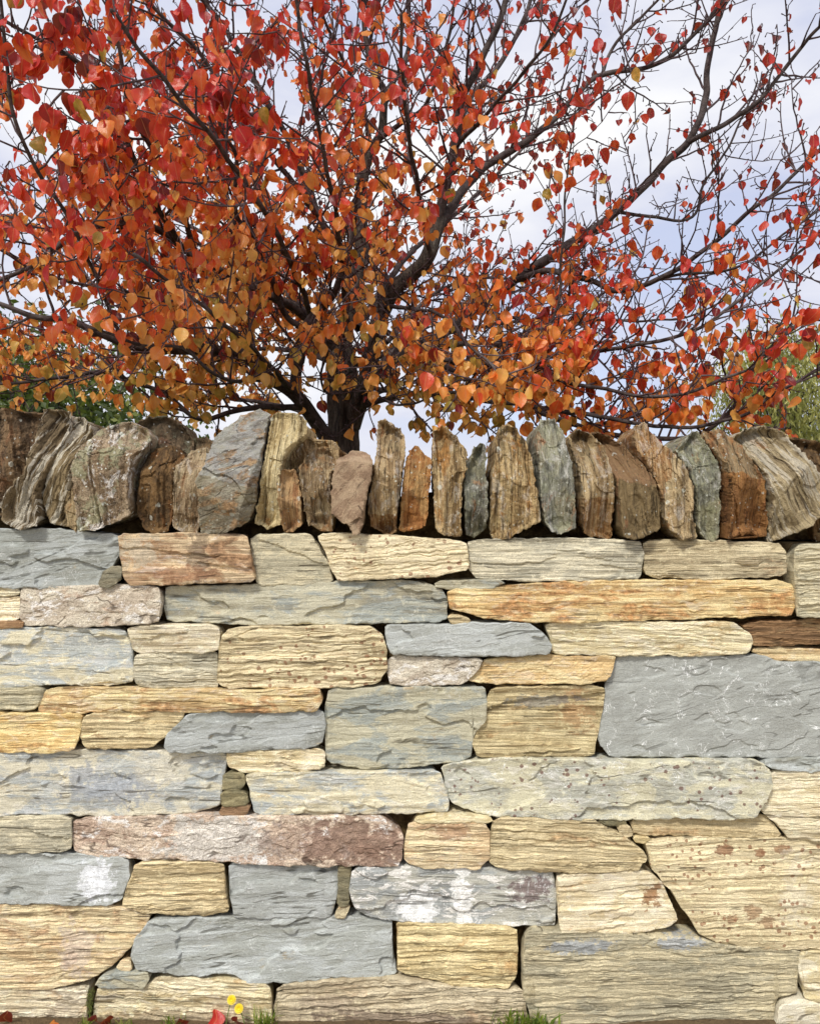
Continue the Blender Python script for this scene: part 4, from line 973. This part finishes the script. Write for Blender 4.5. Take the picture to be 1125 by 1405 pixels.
def gbase(px, Y):
    x = at(px, 0, Y)[0]; return (x, Y, float(ground_z(np.array(x), np.array(Y))))
back_tree('green_tree', 'dark green leafy tree standing behind the red tree, left of its trunk', gbase(30, 6.5), 4.0, 1.35, 1.05, 2.25, 110, 190, .10, .055, M['green'], 5, .2)
back_tree('olive_green_tree', 'pale olive green tree with narrow drooping leaves beyond the wall', gbase(1075, 8.0), 4.0, .85, .95, 2.85, 60, 150, .10, .030, M['olive'], 9, .55)

# ------------------------------------------------------------------ weeds, moss and fallen leaves at the wall foot
def grass_mat():
    t = NT('grass_blade'); tone = t.node('Attribute', attribute_name='tone').outputs['Fac']
    c = t.ramp(tone, [(0, (.06, .12, .015)), (.6, (.20, .27, .03)), (1, (.42, .38, .10))])
    p = t.node('BsdfPrincipled', {'Base Color': c, 'Roughness': .5})
    tr = t.node('BsdfTranslucent', {'Color': (.3, .4, .04)})
    t.surf(t.node('MixShader', {0: .3, 1: p.outputs[0], 2: tr.outputs[0]}).outputs[0]); return t.m
M['grass'] = grass_mat()
def flat_mat(name, c, rough=.6):
    t = NT(name); n = t.noise(t.node('TexCoord').outputs['Object'], 90, 4)
    p = t.node('BsdfPrincipled', {'Base Color': t.mix(n, sc(c, .7), sc(c, 1.2)), 'Roughness': rough}); t.surf(p.outputs[0]); return t.m
M['yellow'] = flat_mat('yellow_petal', (.85, .62, .02)); M['stem'] = flat_mat('green_stem', (.14, .2, .04)); M['moss'] = flat_mat('moss', (.13, .15, .03), .95)

def tuft(px, n, h, spread, label, seed, Y=-.026, broad=.004):
    h = h * 1.15 + .014
    rg = np.random.default_rng(seed)
    x = at(px, 0, Y)[0]; z = float(ground_z(np.array(x), np.array(Y)))
    Vs, Qs, Ts, n0 = [], [], [], 0
    for k in range(n):
        b = np.array([rg.normal(0, spread), rg.normal(0, .010), -.004]); b[1] = np.clip(b[1], -.03, .012)
        a = rg.uniform(0, 6.28); lean = rg.uniform(.1, .75); L = h * rg.uniform(.45, 1.1)
        d = np.array([math.cos(a), math.sin(a) - .35, 0]) * lean
        w = np.array([-math.sin(a), math.cos(a), 0]); w = (w + rg.normal(0, .3, 3) * [1, 1, 0]); w /= np.linalg.norm(w)
        ww = broad * rg.uniform(.6, 1.2)
        pts = [b + d * L * t ** 1.7 + np.array([0, 0, L * t * (1 - .35 * lean * t)]) for t in (0, .4, .75, 1)]
        for t, p in enumerate(pts):
            q = ww * (1, .9, .55, .06)[t]
            Vs.append(p - w * q / 2); Vs.append(p + w * q / 2)
        for t in range(3): Qs.append([n0 + 2 * t, n0 + 2 * t + 1, n0 + 2 * t + 3, n0 + 2 * t + 2])
        Ts += [rg.uniform(0, 1)] * 8; n0 += 8
    o = obj('grass_tuft', mesh_np('grass_tuft', np.array(Vs), [np.array(Qs)], M['grass'], attrs={'tone': np.array(Ts)}), None, (x, Y, z))
    tag(o, label, 'grass', 'weeds along the wall foot')
tuft(363, 70, .055, .020, 'upright grass tuft at the wall foot beside the yellow flowers', 1)
tuft(715, 110, .045, .034, 'wide low tuft of bright green weeds under the big striped footing stone', 2, broad=.007)
tuft(748, 40, .030, .012, 'short weed clump touching the wide green weed tuft', 3, broad=.007)
tuft(168, 34, .030, .016, 'thin low grass sprig between two dark fallen leaves', 4)
tuft(236, 40, .036, .018, 'small mossy grass sprig left of the yellow flowers', 5)
tuft(118, 26, .022, .010, 'tiny sprig of grass below the mossy joint', 6)

def dandelion(px, py, Y, lean, label):
    x, _, zt = at(px, py, Y); z = float(ground_z(np.array(x), np.array(Y)))
    root = empty('dandelion', (x, Y, z)); tag(root, label, 'flower', 'yellow flowers at the wall foot')
    h = max(zt - z, .006)
    tb = Tubes(6); tb.add(catmull([np.array([-lean * .02, .004, -.004]), np.array([-lean * .01, .002, h * .6]), np.array([0, 0, h])], 4), .0014)
    obj('stem', tb.mesh('stem', M['stem']), root)
    Vs, Qs, n0 = [], [], 0
    for ring, (cnt, Lp, up) in enumerate(((18, .0125, .10), (14, .010, .45), (10, .007, 1.0))):
        for k in range(cnt):
            a = k / cnt * 6.283 + ring * .2
            d = np.array([math.cos(a), math.sin(a), up]); d /= np.linalg.norm(d); s_ = np.array([-math.sin(a), math.cos(a), 0]) * .0018
            p = np.array([0, 0, 0]); Vs += [p - s_ * .4, p + s_ * .4, p + d * Lp + s_, p + d * Lp - s_]; Qs.append([n0, n0 + 1, n0 + 2, n0 + 3]); n0 += 4
    Vv = np.array(Vs); c_, s_ = math.cos(R(60)), math.sin(R(60))        # head turned to the light
    Vv = np.stack([Vv[:, 0], Vv[:, 1] * c_ - Vv[:, 2] * s_, Vv[:, 1] * s_ + Vv[:, 2] * c_], -1) + np.array([0, -.002, h])
    obj('flower_head', mesh_np('flower_head', Vv, [np.array(Qs)], M['yellow'], smooth=False), root)
dandelion(318, 1372, -.03, 1, 'taller of two yellow dandelion flowers by the wall')
dandelion(328, 1384, -.035, -1, 'shorter of two yellow dandelion flowers by the wall')

def fallen(px, Y, lg, tone, yaw, pitch, label, up=.0):
    x = at(px, 0, Y)[0]; z = float(ground_z(np.array(x), np.array(Y)))
    lv = leaf_verts(lg, lg * .95, .35, .2, .06, px); lv[:, 2] += lg * .5
    cp, sp = math.cos(pitch), math.sin(pitch)
    lv = np.stack([lv[:, 0], lv[:, 1] * cp - lv[:, 2] * sp, lv[:, 1] * sp + lv[:, 2] * cp], -1)
    cy, sy = math.cos(yaw), math.sin(yaw)
    lv = np.stack([lv[:, 0] * cy - lv[:, 1] * sy, lv[:, 0] * sy + lv[:, 1] * cy, lv[:, 2]], -1)
    lv[:, 2] -= lv[:, 2].min() - .001; lv[:, 0] += .12 * lg * np.sin(lv[:, 2] / lg * 7 + px)
    o = obj('fallen_leaf', mesh_np('fallen_leaf', lv, [LQ], M['leaf'], attrs={'tone': np.full(50, tone)}, uv=LUV), None, (x, Y, z + up))
    tag(o, label, 'leaf', 'fallen leaves along the wall foot')
fallen(8, -.022, .055, .0, .3, .35, 'dark maroon fallen leaf propped at the foot of the pale footing stone')
fallen(134, -.022, .05, .0, -.5, .5, 'curled dark brown fallen leaf below the mossy joint')
fallen(146, -.022, .045, .0, .8, .4, 'small maroon fallen leaf touching the curled brown leaf')
fallen(70, -.022, .04, .62, .2, 1.1, 'small tan fallen leaf flat on the soil by the wall')
fallen(249, -.022, .042, .0, .1, .55, 'dark fallen leaf leaning beside the small mossy sprig')
fallen(294, -.022, .055, .36, 2.6, .5, 'coral red fallen leaf standing point up near yellow flowers')
fallen(328, -.022, .045, .0, -.8, .5, 'dark purple fallen leaf under the yellow flowers')

def moss():
    rg = np.random.default_rng(4); Vs, Qs, n0 = [], [], 0
    for k in range(420):
        u = rg.random(); c = np.array(at(122 + rg.normal(0, 2.2), 1362 + u * 30, .0)) + np.array([0, rg.uniform(.0, .02), 0])
        d = rg.normal(size=3); d[1] = -abs(d[1]); d /= np.linalg.norm(d); L = rg.uniform(.003, .007)
        s_ = np.cross(d, rg.normal(size=3)); s_ *= .0011 / np.linalg.norm(s_)
        Vs += [c - s_, c + s_, c + d * L]; Qs.append([n0, n0 + 1, n0 + 2]); n0 += 3
    o = obj('moss', mesh_np('moss', np.array(Vs) - np.array(wall.location), [np.array(Qs)], M['moss']), wall); o['kind'] = 'stuff'
moss()
